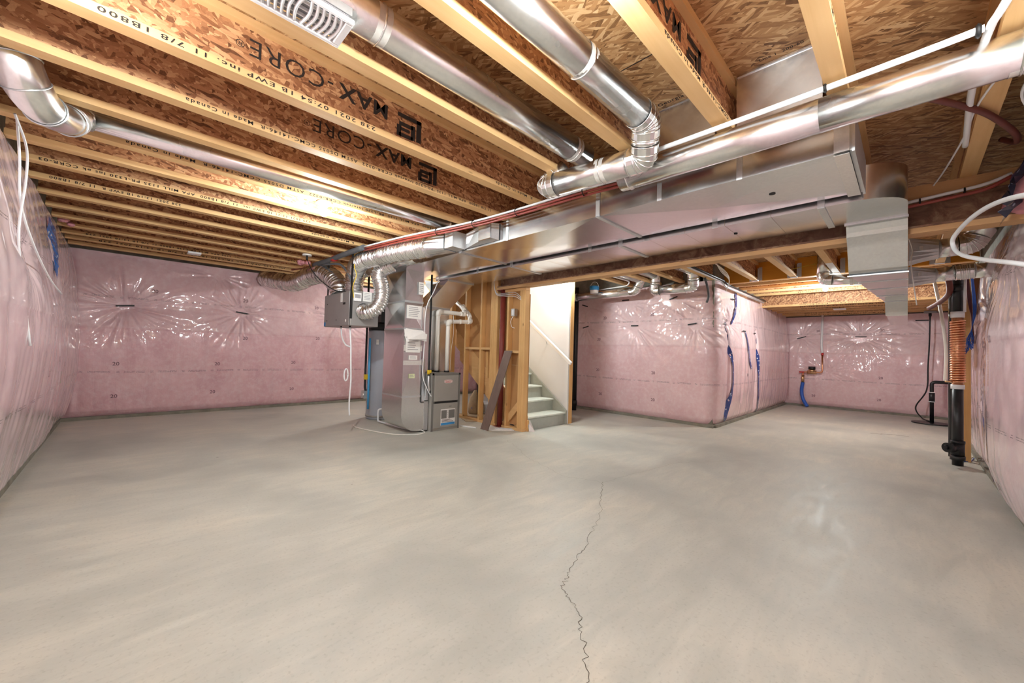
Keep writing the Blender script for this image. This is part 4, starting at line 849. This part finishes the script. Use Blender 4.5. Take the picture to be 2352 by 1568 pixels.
part('label', MB().box(2.82, 2.86, 5.9, 5.902, 1.2, 1.28), M['paper'], wh)
dp = thing('condensate_line', 'white condensate tube lying on the floor by the return drop', 'tube', (2.8, 5.5, 0)); part('tube', MB().tube(fillet([(2.93, 5.75, .2), (2.82, 5.75, .2), (2.82, 5.75, .02), (2.84, 5.15, .02), (2.9, 4.85, .02)], .03), .014, 8), M['pex'], dp)
solo('floor_hose', MB().tube(spline([(2.43, 5.72, .008), (2.39, 5.55, .008), (2.45, 5.2, .008), (2.57, 4.83, .008), (2.78, 4.62, .008), (2.96, 4.65, .008), (2.98, 4.75, .02), (2.93, 4.83, .02)]), .006, 8), M['pvc'], 'thin clear hose curling across the floor in front of the drop', 'hose')
solo('black_cable', MB().tube(spline([(2.86, 5.2, .012), (2.9, 4.92, .012), (2.98, 4.76, .012), (3.03, 4.7, .02)]), .009, 8), M['black'], 'short black cable at the foot of the return drop', 'cable')
# ------------------------------------------------------------------ round branch ducts
def round_duct(name, label, path, r, seams=(), elbows=True, fr=.1, cap=False, material=None):
    t_ = thing(name, label, 'duct', path[0]); P = [Vector(p) for p in path]; mat_ = material or M['galv_round']
    for i in range(len(P) - 1):
        d = (P[i + 1] - P[i]).normalized(); a = P[i] + d * (fr if i > 0 else 0); c_ = P[i + 1] - d * (fr if i < len(P) - 2 else 0)
        part('pipe_length', MB().tube([a, c_], r, 24), mat_, t_)
        if elbows and i < len(P) - 2:
            pth = fillet([P[i + 1] - d * fr, P[i + 1], P[i + 1] + (P[i + 2] - P[i + 1]).normalized() * fr], fr, 4)
            part('elbow', MB().tube(pth, r * 1.03, 20, smooth=False), mat_, t_)
            for q in range(len(pth)):
                dd = (pth[min(q + 1, len(pth) - 1)] - pth[max(q - 1, 0)]).normalized(); part('crimp_ring', MB().ring(pth[q], dd, r * 1.04, .004, 20), mat_, t_)
    for (p, dd) in seams:
        part('crimp_ring', MB().ring(p, dd, r * 1.01, .005, 24), mat_, t_); part('seal_tape', MB().tube([Vector(p) - Vector(dd) * .03, Vector(p) + Vector(dd) * .03], r * 1.006, 24, caps=False), M['seal'], t_)
    return t_
round_duct('branch_duct', 'round duct along the trunk with elbow up to the joist bay', [(2.2, 1.72, 2.46), (2.12, 1.84, 2.345), (2.2, 1.13, 2.345), (2.06, 1.05, 2.49), (.55, 1.08, 2.52)], .078, [((2.17, 1.4, 2.345), (.11, -1, 0)), ((1.45, 1.062, 2.503), (-1, 0, 0))], fr=.09)
round_duct('branch_duct', 'long round duct running along the trunk to the right edge', [(2.345, 1.36, 2.335), (2.352, .3, 2.335), (2.365, -.55, 2.335)], .079, [((2.347, 1.3, 2.335), (0, 1, 0)), ((2.363, -.3, 2.335), (0, 1, 0))], elbows=False, fr=0)
gd = round_duct('branch_duct', 'round duct in the joist bay behind the white ceiling grille', [(.15, 1.6, 2.535), (2.25, 1.6, 2.535)], .079, [((.72, 1.6, 2.535), (1, 0, 0)), ((2.1, 1.6, 2.535), (1, 0, 0))], fr=0)
ed = round_duct('branch_duct', 'dull round duct in a joist bay ending in big elbow at left', [(-.22, 3.51, 2.495), (2.6, 3.53, 2.515)], .062, [((.3, 3.522, 2.505), (1, 0, 0)), ((1.5, 3.526, 2.51), (1, 0, 0)), ((2.45, 3.53, 2.514), (1, 0, 0))], elbows=False, fr=0)
el = thing('duct_elbow', 'fat segmented galvanised elbow coming down by the left wall', 'duct', (-.4, 3.45, 2.4))
pth = spline([(-.46, 2.98, 2.725), (-.44, 2.98, 2.6), (-.425, 2.98, 2.48), (-.39, 3.02, 2.38), (-.34, 3.13, 2.33), (-.28, 3.33, 2.38), (-.25, 3.47, 2.47)], 3)
part('elbow_body', MB().tube(pth, [.088] * 10 + [.086, .084, .082, .08, .078, .076, .074, .072, .07][:len(pth) - 10], 24, smooth=True), M['galv_round'], el)
for q in (3, 6, 9, 12, 15): part('crimp_ring', MB().ring(pth[q], (pth[q + 1] - pth[q - 1]).normalized(), .089 - (.001 * (q - 9) if q > 9 else 0), .004, 24), M['galv_dull'], el)
part('foil_wrap', MB().tube([pth[-3], pth[-1], pth[-1] + Vector((.05, .015, .012))], [.08, .074, .068], 18), M['foil'], el)
# register grille under the duct
gr = thing('ceiling_grille', 'white ceiling supply grille with curved slots', 'vent', (.44, 1.6, 2.4))
part('frame', MB().box(.27, .59, 1.52, 1.535, 2.405, 2.425).box(.27, .59, 1.675, 1.695, 2.405, 2.425).box(.27, .3, 1.535, 1.675, 2.405, 2.425).box(.56, .59, 1.535, 1.675, 2.405, 2.425), M['vent'], gr, bevel=.005)
for k in range(12):
    x = .31 + k * .0215; q = [(x + .012 * math.sin(math.pi * j / 6) * (1 if k > 5 else -1), 1.533 + .144 * j / 6, 2.413) for j in range(7)]
    part('slat', MB().tube(q, .0066, 6), M['vent'], gr)
part('louver', MB().box(.3, .56, 1.57, 1.576, 2.418, 2.43).box(.3, .56, 1.605, 1.611, 2.418, 2.43).box(.3, .56, 1.64, 1.646, 2.418, 2.43), M['vent'], gr)
part('backing', MB().box(.29, .57, 1.53, 1.68, 2.432, 2.436), M['shade'], gr); part('boot', MB().box(.28, .58, 1.525, 1.685, 2.437, 2.47), M['galv_dull'], gr)
# ------------------------------------------------------------------ ducts beyond the beam
round_duct('branch_duct', 'round duct on the pink wall ending beside the stair post', [(6.45, 4.85, 2.28), (6.5, 3.45, 2.3), (6.45, 3.32, 2.5), (4.7, 3.45, 2.54)], .078, [((6.45, 4.7, 2.283), (0, 1, 0))], fr=.1)
round_duct('branch_duct', 'U-shaped round duct on the pink wall near the outside corner', [(4.7, 3.02, 2.54), (6.45, 3.05, 2.54), (6.5, 3.1, 2.27), (6.45, 2.42, 2.27), (6.35, 2.4, 2.53), (4.7, 2.55, 2.55)], .08, (), fr=.11)
round_duct('branch_duct', 'silver round duct with elbow in the end bay above the bulb', [(7.3, .88, 2.72), (7.3, .88, 2.34), (7.32, .34, 2.3)], .075, [((7.31, .55, 2.315), (0, 1, 0))], fr=.1)
for k, (x, z, r, lb_) in enumerate(((5.35, 2.22, .1, 'upper rectangular-to-round boot on the dropped trunk'), (5.95, 2.07, .085, 'lower rectangular-to-round boot on the dropped trunk'))):
    bt = thing('duct_boot', lb_, 'duct fitting', (x, -.05, z))
    part('boot_body', MB().loft([[(x + .13 * max(-1, min(1, 1.45 * math.cos(t))), -.003, z + (r + .01) * max(-1, min(1, 1.45 * math.sin(t)))) for t in [2 * math.pi * (j + .5) / 20 for j in range(20)]], [(x + r * math.cos(t), -.2, z + r * .9 * math.sin(t)) for t in [2 * math.pi * (j + .5) / 20 for j in range(20)]]]), M['galv_dull'], bt)
    part('badge', MB().box(x - .135, x - .128, -.1, -.075, z - .015, z + .02), M['seal'], bt)
round_duct('branch_duct', 'round duct leaving the upper boot and bending up at the right wall', [(5.35, -.19, 2.22), (5.35, -.4, 2.23), (5.33, -.52, 2.45)], .085, (), fr=.07)
round_duct('branch_duct', 'round duct leaving the lower boot behind the black stack', [(5.95, -.19, 2.07), (5.95, -.4, 2.08), (5.95, -.6, 2.08)], .072, (), fr=.06)
# ------------------------------------------------------------------ lamps
def lamp(label, x, y, z, watts=80, on=True):
    l = thing('lampholder', label, 'lamp', (x, y, z), 'bare bulb lampholders')
    part('base', MB().loft([[(x + r_ * math.cos(2 * math.pi * k / 24), y + r_ * math.sin(2 * math.pi * k / 24), zz_) for k in range(24)] for r_, zz_ in ((.062, z), (.064, z - .012), (.05, z - .022), (.026, z - .03), (.024, z - .058))], True), M['porcelain'], l)
    if on:
        part('bulb', MB().sphere((x, y, z - .092), .034, 20, 12), bulb_mat(watts), l)
        part('bulb_neck', MB().cyl((x, y, z - .066), (x, y, z - .05), .016, 12), M['porcelain'], l)
    return l
lamp('bare bulb in a round porcelain holder on the joists left of centre', 1.22, 3.68, JB - .002, 38)
lamp('bare bulb just visible under the steel beam by the stair post', 5.045, 3.855, 2.412, 31)
lamp('bare bulb under the joists of the end bay', 8.31, .97, JB - .002, 55)
lamp('added fill bulb in a porcelain holder above the camera corner', .92, .735, JB - .002, 26)  # unseen bulb added to brighten the room from the camera corner
lamp('added fill bulb in a porcelain holder hidden behind the ventilator', 3.75, 6.785, JB - .002, 28)  # extra bulb kept out of view, added to even out the back
lamp('added fill bulb in a porcelain holder on the last joist by the right wall', 1.7, -.29, JB - .002, 13)  # added outside the frame as extra light on the right side
lamp('added fill bulb in a porcelain holder on a joist end by the left wall', -.3, 1.78, JB - .002, 20)  # added outside the frame to lift the left walls and ceiling
lamp('added fill bulb in a porcelain holder high in the stairwell upstairs', 4.75, 5.6, 4.9, 60)  # unseen bulb added up the shaft to brighten the white stair wall
solo('joist_mount', MB().box(4.97, 5.12, 3.8, 3.9, 2.4125, 2.741), M['pine_x'], 'timber block under the deck that carries the bulb by the stairs', 'block')
ou = thing('ceiling_outlet', 'white round ceiling outlet with black plug and cord', 'outlet', (1.78, 5.97, 2.43)); part('plate', MB().cyl((1.78, 5.97, JB - .001), (1.78, 5.97, JB - .02), .06, 20), M['porcelain'], ou); part('plug', MB().cyl((1.78, 5.97, 2.42), (1.78, 5.97, 2.36), .014, 10), M['black'], ou)
part('cord', MB().tube(spline([(1.78, 5.97, 2.37), (1.84, 5.9, 2.2), (1.95, 5.8, 2.05), (2.05, 5.6, 1.93), (2.07, 5.3, 1.9)]), .006, 8), M['black'], ou)
solo('smoke_box_cover', MB().box(.58, .73, 7.12, 7.26, JB - .03, JB - .001), M['vent'], 'white plastic box cover under the joists near the back wall', 'box', bevel=.006)
solo('smoke_box_cover', MB().box(10.5, 10.66, .9, 1.1, 2.225, 2.249), M['vent'], 'white plastic box cover under the lowered joists of the end bay', 'box', bevel=.006)
# ------------------------------------------------------------------ white tubes and hoses near the upper right
wt_ = thing('water_tube', 'straight white water tube above the long round duct', 'tube', (2.25, .4, 2.4)); part('tube', MB().tube(spline([(2.27, 1.08, 2.41), (2.262, .6, 2.408), (2.255, .26, 2.408), (2.245, -.05, 2.408), (2.235, -.2, 2.408)], 6), .0135, 10), M['pex'], wt_)
part('clip', MB().ring((2.255, .27, 2.408), (0, 1, 0), .016, .006, 10), M['black'], wt_); part('clip', MB().ring((2.24, -.185, 2.408), (0, 1, 0), .02, .008, 10), M['black'], wt_)
solo('water_tube', MB().tube(spline([(1.8, -.3, 2.43), (2.15, -.235, 2.415), (2.25, -.215, 2.412), (2.5, -.205, 2.415), (2.85, -.21, 2.425), (3.2, -.225, 2.43), (3.45, -.235, 2.43)], 6), .0135, 10), M['pex'], 'white water tube bending along the last joist at the right', 'tube')
solo('black_wire_hose', MB().tube(spline([(2.5, .1, 2.425), (2.65, -.04, 2.42), (2.85, -.17, 2.42), (3.05, -.28, 2.42), (3.3, -.385, 2.405), (3.5, -.43, 2.42), (3.68, -.44, 2.47), (3.75, -.40, 2.53)], 8), .015, 10), M['maroon'], 'dark maroon hose curving under the last joist', 'hose')
solo('cable', MB().tube(spline([(2.6, -.3, 2.432), (2.95, -.24, 2.43), (3.3, -.22, 2.425), (3.8, -.17, 2.43), (4.1, -.12, 2.42)], 6), .005, 6), M['pex'], 'thin white cable along the last joist', 'cable')
solo('cable', MB().tube(spline([(2.75, -.42, 2.5), (2.9, -.37, 2.42), (3.05, -.42, 2.38), (3.1, -.47, 2.45)], 6), .006, 6), M['pex'], 'small white cable loop at the right edge of the deck', 'cable')
lp = MB().tube(spline([(2.4, -0.4, 1.8), (3.009, -0.327, 1.955), (3.451, -0.266, 2.008), (3.805, -0.212, 1.982), (3.85, -0.212, 1.92), (3.717, -0.239, 1.84), (3.451, -0.301, 1.752), (3.098, -0.381, 1.654), (3.15, -0.5, 1.62)], 10), .012, 10)
solo('water_tube_loop', lp, M['pex'], 'big white tube loop sticking out from the right wall', 'tube')
for mt, dz, dx, nm_ in (('pex', 0.0, 0, 'white water tube along the top of the beam at right'), ('maroon_l', -.035, -.006, 'red water tube along the top of the beam at right')):
    rbt = thing('water_tube', nm_, 'tube', (4.02 + dx, 0, 2.3)); part('tube', MB().tube(spline([(4.03 + dx, .4, 2.28 + dz), (4.02 + dx, .05, 2.315 + dz), (4.015 + dx, -.2, 2.335 + dz), (4.01 + dx, -.36, 2.35 + dz), (4.0 + dx, -.47, 2.385 + dz * .5)], 6), .012, 10), M[mt], rbt)
for y_, z_ in ((-.06, 2.31), (-.27, 2.33)): part('clip', MB().ring((4.012, y_, z_), (0, 1, 0), .02, .005, 10), M['black'], rbt)
rr = random.Random(3)
for k, (cx_, cy_, cz_, lb_) in enumerate(((3.75, -.41, 2.27, 'crumpled navy blue tape over the beam top at the right wall'), (4.25, -.44, 2.17, 'crumpled navy blue tape under the beam end at the right wall'))):
    nv = MB(); Pn = []
    for i in range(9):
        Pn.append([(cx_ - .24 + .06 * i + .025 * rr.uniform(-1, 1), cy_ - .035 * j + .03 * rr.uniform(-1, 1), cz_ - .05 + .055 * j + .02 * rr.uniform(-1, 1) - (.02 * i if k == 0 else -.012 * i)) for j in range(4)])
    nv.grid(Pn, False); solo('tape_bundle', nv, M['navy'], lb_, 'tape')
wl = MB(); wl.sphere((4.12, -.52, 2.2), .12, 14, 8, (1.2, .7, .7)); wl.sphere((3.8, -.5, 2.24), .11, 14, 8, (1.2, .6, .7)); solo('wool_tuft', wl, M['wool'], 'tuft of pink wool stuffed beside the beam end', 'insulation')
def tuft(c_, s_, lb_, sq=(1, 1, 1)):
    w_ = MB()
    for q in range(5): w_.sphere((c_[0] + rr.uniform(-1, 1) * s_ * sq[0], c_[1] + rr.uniform(-1, 1) * s_ * sq[1], c_[2] + rr.uniform(-.4, .4) * s_), s_ * rr.uniform(.4, .75), 12, 8, (1, 1.2, .7))
    w_.v = [tuple(np.array(p_) + RNG.standard_normal(3) * s_ * .05) for p_ in w_.v]; solo('wool_tuft', w_, M['wool'], lb_, 'insulation')
tuft((1.88, 6.45, 2.4), .06, 'small pink wool tuft between joists by the foam sleeve')
tuft((-.52, 6.6, 2.47), .06, 'pink wool tuft stuffed in the joist ends above the left wall', (.5, 2, 1))
# ------------------------------------------------------------------ drain stack with copper heat recovery coil
sx, sy = 6.82, -.405
ds = thing('drain_stack', 'black drain stack wrapped with copper coil by the right wall', 'pipe', (sx, sy, 0))
part('stack_pipe', MB().cyl((sx, sy, .0), (sx, sy, .92), .046, 24), M['abs'], ds); part('stack_pipe', MB().cyl((sx, sy, 1.7), (sx, sy, 2.3), .046, 24), M['abs'], ds)
part('cleanout_tee', MB().cyl((sx, sy, .06), (sx, sy, .11), .062, 24).cyl((sx, sy, .11), (sx, sy, .25), .056, 24).cyl((sx, sy, .25), (sx, sy, .28), .06, 24).cyl((sx, sy, .2), (sx - .08, sy + .07, .2), .045, 20).cyl((sx - .06, sy + .053, .2), (sx - .1, sy + .088, .2), .054, 20), M['abs'], ds)
part('cleanout_plug', MB().cyl((sx - .1, sy + .088, .2), (sx - .125, sy + .11, .2), .025, 6), M['abs'], ds); part('coupling', MB().cyl((sx, sy, 2.0), (sx, sy, 2.08), .054, 24).cyl((sx, sy, 2.2), (sx, sy, 2.26), .053, 24), M['abs'], ds)
cu = part('copper_core', MB().cyl((sx, sy, .9), (sx, sy, 1.72), .047, 24), M['copper'], ds)
co = []
for k in range(26 * 14 + 1): a = 2 * math.pi * k / 14; co.append((sx + .054 * math.cos(a), sy + .054 * math.sin(a), .94 + .72 * k / (26 * 14)))
part('copper_coil', MB().tube(co, .0112, 7), M['copper'], ds); part('sleeve', MB().cyl((sx, sy, .87), (sx, sy, .92), .056, 20).cyl((sx, sy, 1.69), (sx, sy, 1.76), .056, 20), M['pex'], ds)
part('coil_tap', MB().cyl((sx - .04, sy + .03, .95), (sx - .05, sy + .1, .95), .009, 8), M['brass'], ds)
solo('stack_pipe_behind', MB().cyl((7.4, -.4, .0), (7.4, -.4, 2.3), .04, 18), M['abs'], 'second black pipe half hidden behind the copper coil', 'pipe')
solo('white_pipe', MB().tube(spline([(7.5, -.22, 2.38), (7.35, -.255, 2.1), (7.15, -.3, 1.7), (7.0, -.325, 1.3), (6.96, -.315, .95)]), .017, 10), M['pvc'], 'leaning white plastic pipe beside the copper coil', 'pipe')
solo('white_pipe', MB().tube([(6.75, -.46, 2.26), (6.76, -.455, 1.75)], .012, 8), M['pex'], 'short white pipe down the right side of the stack', 'pipe')
solo('service_post', MB().box(7.15, 7.19, -.53, -.47, 0, 2.3), M['pine_z'], 'timber post behind the drain stack', 'post')
solo('service_board', MB().box(7.2, 7.215, -.6, -.49, 1.75, 2.28), M['kraft'], 'tan panel board at the top of the timber post', 'panel')
wr = MB()
for k in range(9):
    a = k * .7; wr.tube(spline([(7.02, -.52 - .002 * k, 2.2), (7.0, -.535 - .003 * k, 1.8), (6.98, -.525, 1.58), (6.96 + .02 * math.cos(a), -.51 + .025 * math.sin(a), 1.45), (6.95, -.5 + .03 * math.sin(a + 1), 1.28 + .012 * k), (6.97, -.5 - .02 * math.cos(a), 1.4 + .012 * k)]), .0032, 5)
solo('wire_coil', wr, M['blue_wire'], 'hanging coil of blue data cable by the stack', 'cable')
wr = MB()
for k in range(3): wr.tube(spline([(7.1, -.5, 2.22), (7.08, -.5 - .01 * k, 1.95), (7.06, -.53, 1.7), (7.05, -.535 - .006 * k, 1.4)]), .008, 6)
solo('riser_tubes', wr, M['maroon'], 'dark red tubes rising behind the blue cable', 'tube')
solo('riser_tubes', MB().tube(spline([(6.6, -.3, 2.25), (6.7, -.33, 2.12), (6.8, -.34, 1.98), (7.2, -.28, 1.92), (7.5, -.2, 1.88)]), .028, 10), M['maroon'], 'mauve bent pipe left of the stack top', 'pipe')
for k, (c_, mt) in enumerate((((7.8, .0), 'pvc'), ((7.5, -.08), 'blue_wire'))):
    solo('floor_wire', MB().tube(spline([(7.1 - .25 * k, -.43, .004), (7.3 - .2 * k, -.47, .004), (7.4 - .2 * k, -.53, .004), (7.6 - .1 * k, -.58, .006)]), .004, 5), M[mt], ('pale', 'blue')[k] + ' wire lying on the floor at the foot of the stack', 'wire')
wr = MB()
for k in range(4): wr.tube(spline([(8.0 + .1 * k, -.5, 2.38 - .015 * k), (7.9 + .1 * k, .0, 2.385 - .015 * k), (7.9 + .1 * k, .35, 2.38 - .02 * k)]), .008, 6)
solo('cable_bundle', wr, M['pex'], 'bundle of pale cables under the end bay joists near the stack', 'cable')
solo('cable', MB().tube(spline([(5.2, .02, 2.42), (5.15, -.03, 2.2), (5.1, -.02, 2.05), (5.3, -.06, 1.7)]), .005, 6), M['pvc'], 'pale cable hanging beside the dropped trunk', 'cable')
# ------------------------------------------------------------------ sump, water meter, wall cord at the far end
sm = thing('sump_pit', 'round dark sump lid with black discharge pipe', 'sump', (11.1, -.3, 0))
part('lid', MB().cyl((11.05, -.32, .001), (11.05, -.32, .022), .27, 32), M['abs'], sm)
part('discharge_pipe', MB().tube(fillet([(11.1, -.33, .02), (11.1, -.33, .8), (11.1, -.55, .8)], .06), .03, 14), M['abs'], sm); part('check_valve', MB().cyl((11.1, -.33, .42), (11.1, -.33, .6), .042, 14), M['abs'], sm)
part('clamp', MB().ring((11.1, -.33, .42), (0, 0, 1), .044, .006, 14).ring((11.1, -.33, .6), (0, 0, 1), .044, .006, 14), M['pex'], sm)
part('power_cord', MB().tube(spline([(11.95, -.33, 2.16), (11.94, -.32, 1.6), (11.92, -.3, 1.1), (11.9, -.28, .6), (11.7, -.12, .25), (11.5, -.2, .06), (11.2, -.3, .03)]), .012, 8), M['black'], sm)
ou = thing('wall_outlet', 'grey outlet with black plug under the lowered joists by the sump', 'outlet', (11.95, -.33, 2.2)); part('box', MB().box(11.85, 12.0, -.42, -.24, 2.205, 2.248), M['hrv'], ou); part('plug', MB().cyl((11.95, -.33, 2.205), (11.95, -.33, 2.14), .025, 10), M['black'], ou)
wm = thing('water_meter', 'brass water meter with copper pipe and red valve on the far wall', 'meter', (12.0, 1.6, .86))
part('supply_pipe', MB().tube(fillet([(12.0, 1.45, 2.25), (12.0, 1.47, 1.5), (12.0, 1.45, 1.3)], .1), .024, 10), M['pex'], wm); part('copper_pipe', MB().tube(fillet([(12.0, 1.45, 1.3), (12.0, 1.45, .86), (12.0, 1.83, .86), (12.0, 1.83, .62)], .06), .018, 10), M['copper'], wm)
part('meter_body', MB().cyl((12.0, 1.56, .86), (12.0, 1.74, .86), .045, 14).cyl((12.0, 1.65, .86), (12.0, 1.65, .93), .06, 16), M['brass'], wm); part('register_head', MB().cyl((12.0, 1.65, .93), (12.0, 1.65, 1.0), .07, 18), M['black'], wm)
part('valve_handle', MB().box(11.97, 12.03, 1.8, 1.9, .84, .87).cyl((12.0, 1.45, 1.28), (12.0, 1.45, 1.34), .026, 10), M['red'], wm); part('valve', MB().cyl((12.0, 1.83, .6), (12.0, 1.83, .78), .032, 12), M['brass'], wm)
part('blue_sleeve', MB().tube(spline([(12.0, 1.83, .6), (12.0, 1.85, .4), (11.97, 1.82, .2), (11.9, 1.72, .02)]), .038, 12), M['blue_wire'], wm, 'bright blue plastic sleeve')
# ------------------------------------------------------------------ bits near the middle wall and the stairs post
solo('drain_pipe', MB().tube(fillet([(6.55, 4.78, .0), (6.55, 4.78, 2.5)], .05), .05, 18).cyl((6.55, 4.78, .1), (6.55, 4.78, .2), .062, 18), M['abs'], 'tall black drain pipe right of the stair post', 'pipe')
bk = thing('paint_pail', 'small white and blue plastic pail hanging from the joists', 'pail', (6.3, 4.19, 2.3))
part('body', MB().loft([[(6.3 + r_ * math.cos(2 * math.pi * k / 20), 4.19 + r_ * math.sin(2 * math.pi * k / 20), z_) for k in range(20)] for r_, z_ in ((.075, 2.3), (.082, 2.42))], True), M['vent'], bk); part('band', MB().loft([[(6.3 + r_ * math.cos(2 * math.pi * k / 20), 4.19 + r_ * math.sin(2 * math.pi * k / 20), z_) for k in range(20)] for r_, z_ in ((.086, 2.36), (.09, 2.435))], True), M['blue'], bk)
part('handle', MB().tube([(6.3, 4.19 + .09 * math.cos(t), 2.42 + .1 * math.sin(t)) for t in [math.pi * k / 10 for k in range(11)]], .004, 6), M['pex'], bk)
solo('conduit', MB().tube(fillet([(6.5, 4.2, 2.395), (6.4, 3.55, 2.4), (6.2, 3.4, 2.43), (5.2, 3.4, 2.43)], .1), .011, 8), M['pex'], 'thin white tube along the wall top duct', 'tube')
solo('conduit', MB().tube(spline([(6.6, 2.3, 2.43), (6.65, 2.28, 2.3), (6.72, 2.28, 2.15), (6.76, 2.32, 2.05)]), .018, 8), M['insul_grey'], 'grey sleeve poking into the film near the outside corner', 'tube')
for k, (dy, dz) in enumerate(((0, 0), (.03, -.03))):
    solo('iron_pipe', MB().tube(fillet([(4.5, 2.13 + dy, 2.415 + dz * .3), (6.95, 2.13 + dy, 2.415 + dz * .3), (7.1, 2.1 + dy, 2.36 + dz), (9.5, 2.1 + dy, 2.36 + dz)], .04), .017, 8), M[('abs', 'galv_dull')[k]], ('black iron pipe running along the top of the return wall', 'grey conduit below the black pipe on the return wall')[k], 'pipe')
wr = MB()
for k in range(4): wr.tube(spline([(4.6, 1.95 + .02 * k, 2.5), (5.8, 1.97, 2.52 + .02 * k), (6.6, 2.0 + .02 * k, 2.5), (7.0, 2.06, 2.42), (7.05, 2.12, 2.25)]), .006, 6)
solo('cable_bundle', wr, M['pvc'], 'loose pale cables in the joist bay above the outside corner', 'cable')
solo('paper_wrap', MB().box(6.55, 7.3, .694, .7715, JB - .003, JB - .0006), M['paper'], 'white paper wrap left on the underside of a joist end', 'paper')
solo('string_line', MB().tube([(6.9, 1.24, 2.47), (7.3, .94, 2.6)], .004, 5), M['yellow'], 'thin yellow string between joists in the end bay', 'string')
# wires on the left wall
for k, q in enumerate(([(-.5, 3.66, 2.43), (-.48, 3.65, 2.2), (-.47, 3.68, 1.95), (-.44, 3.9, 1.75), (-.42, 4.5, 1.6), (-.4, 5.05, 1.53)], [(-.5, 3.6, 2.43), (-.47, 3.75, 2.3), (-.46, 3.72, 2.1), (-.46, 3.6, 1.75), (-.45, 3.75, 1.45), (-.42, 3.85, 1.1)])):
    solo('wall_wire', MB().tube(spline(q), .006, 6), M['pex'], ('white wire sweeping down the left wall film', 'white wire hanging straight down the left wall edge')[k], 'wire')
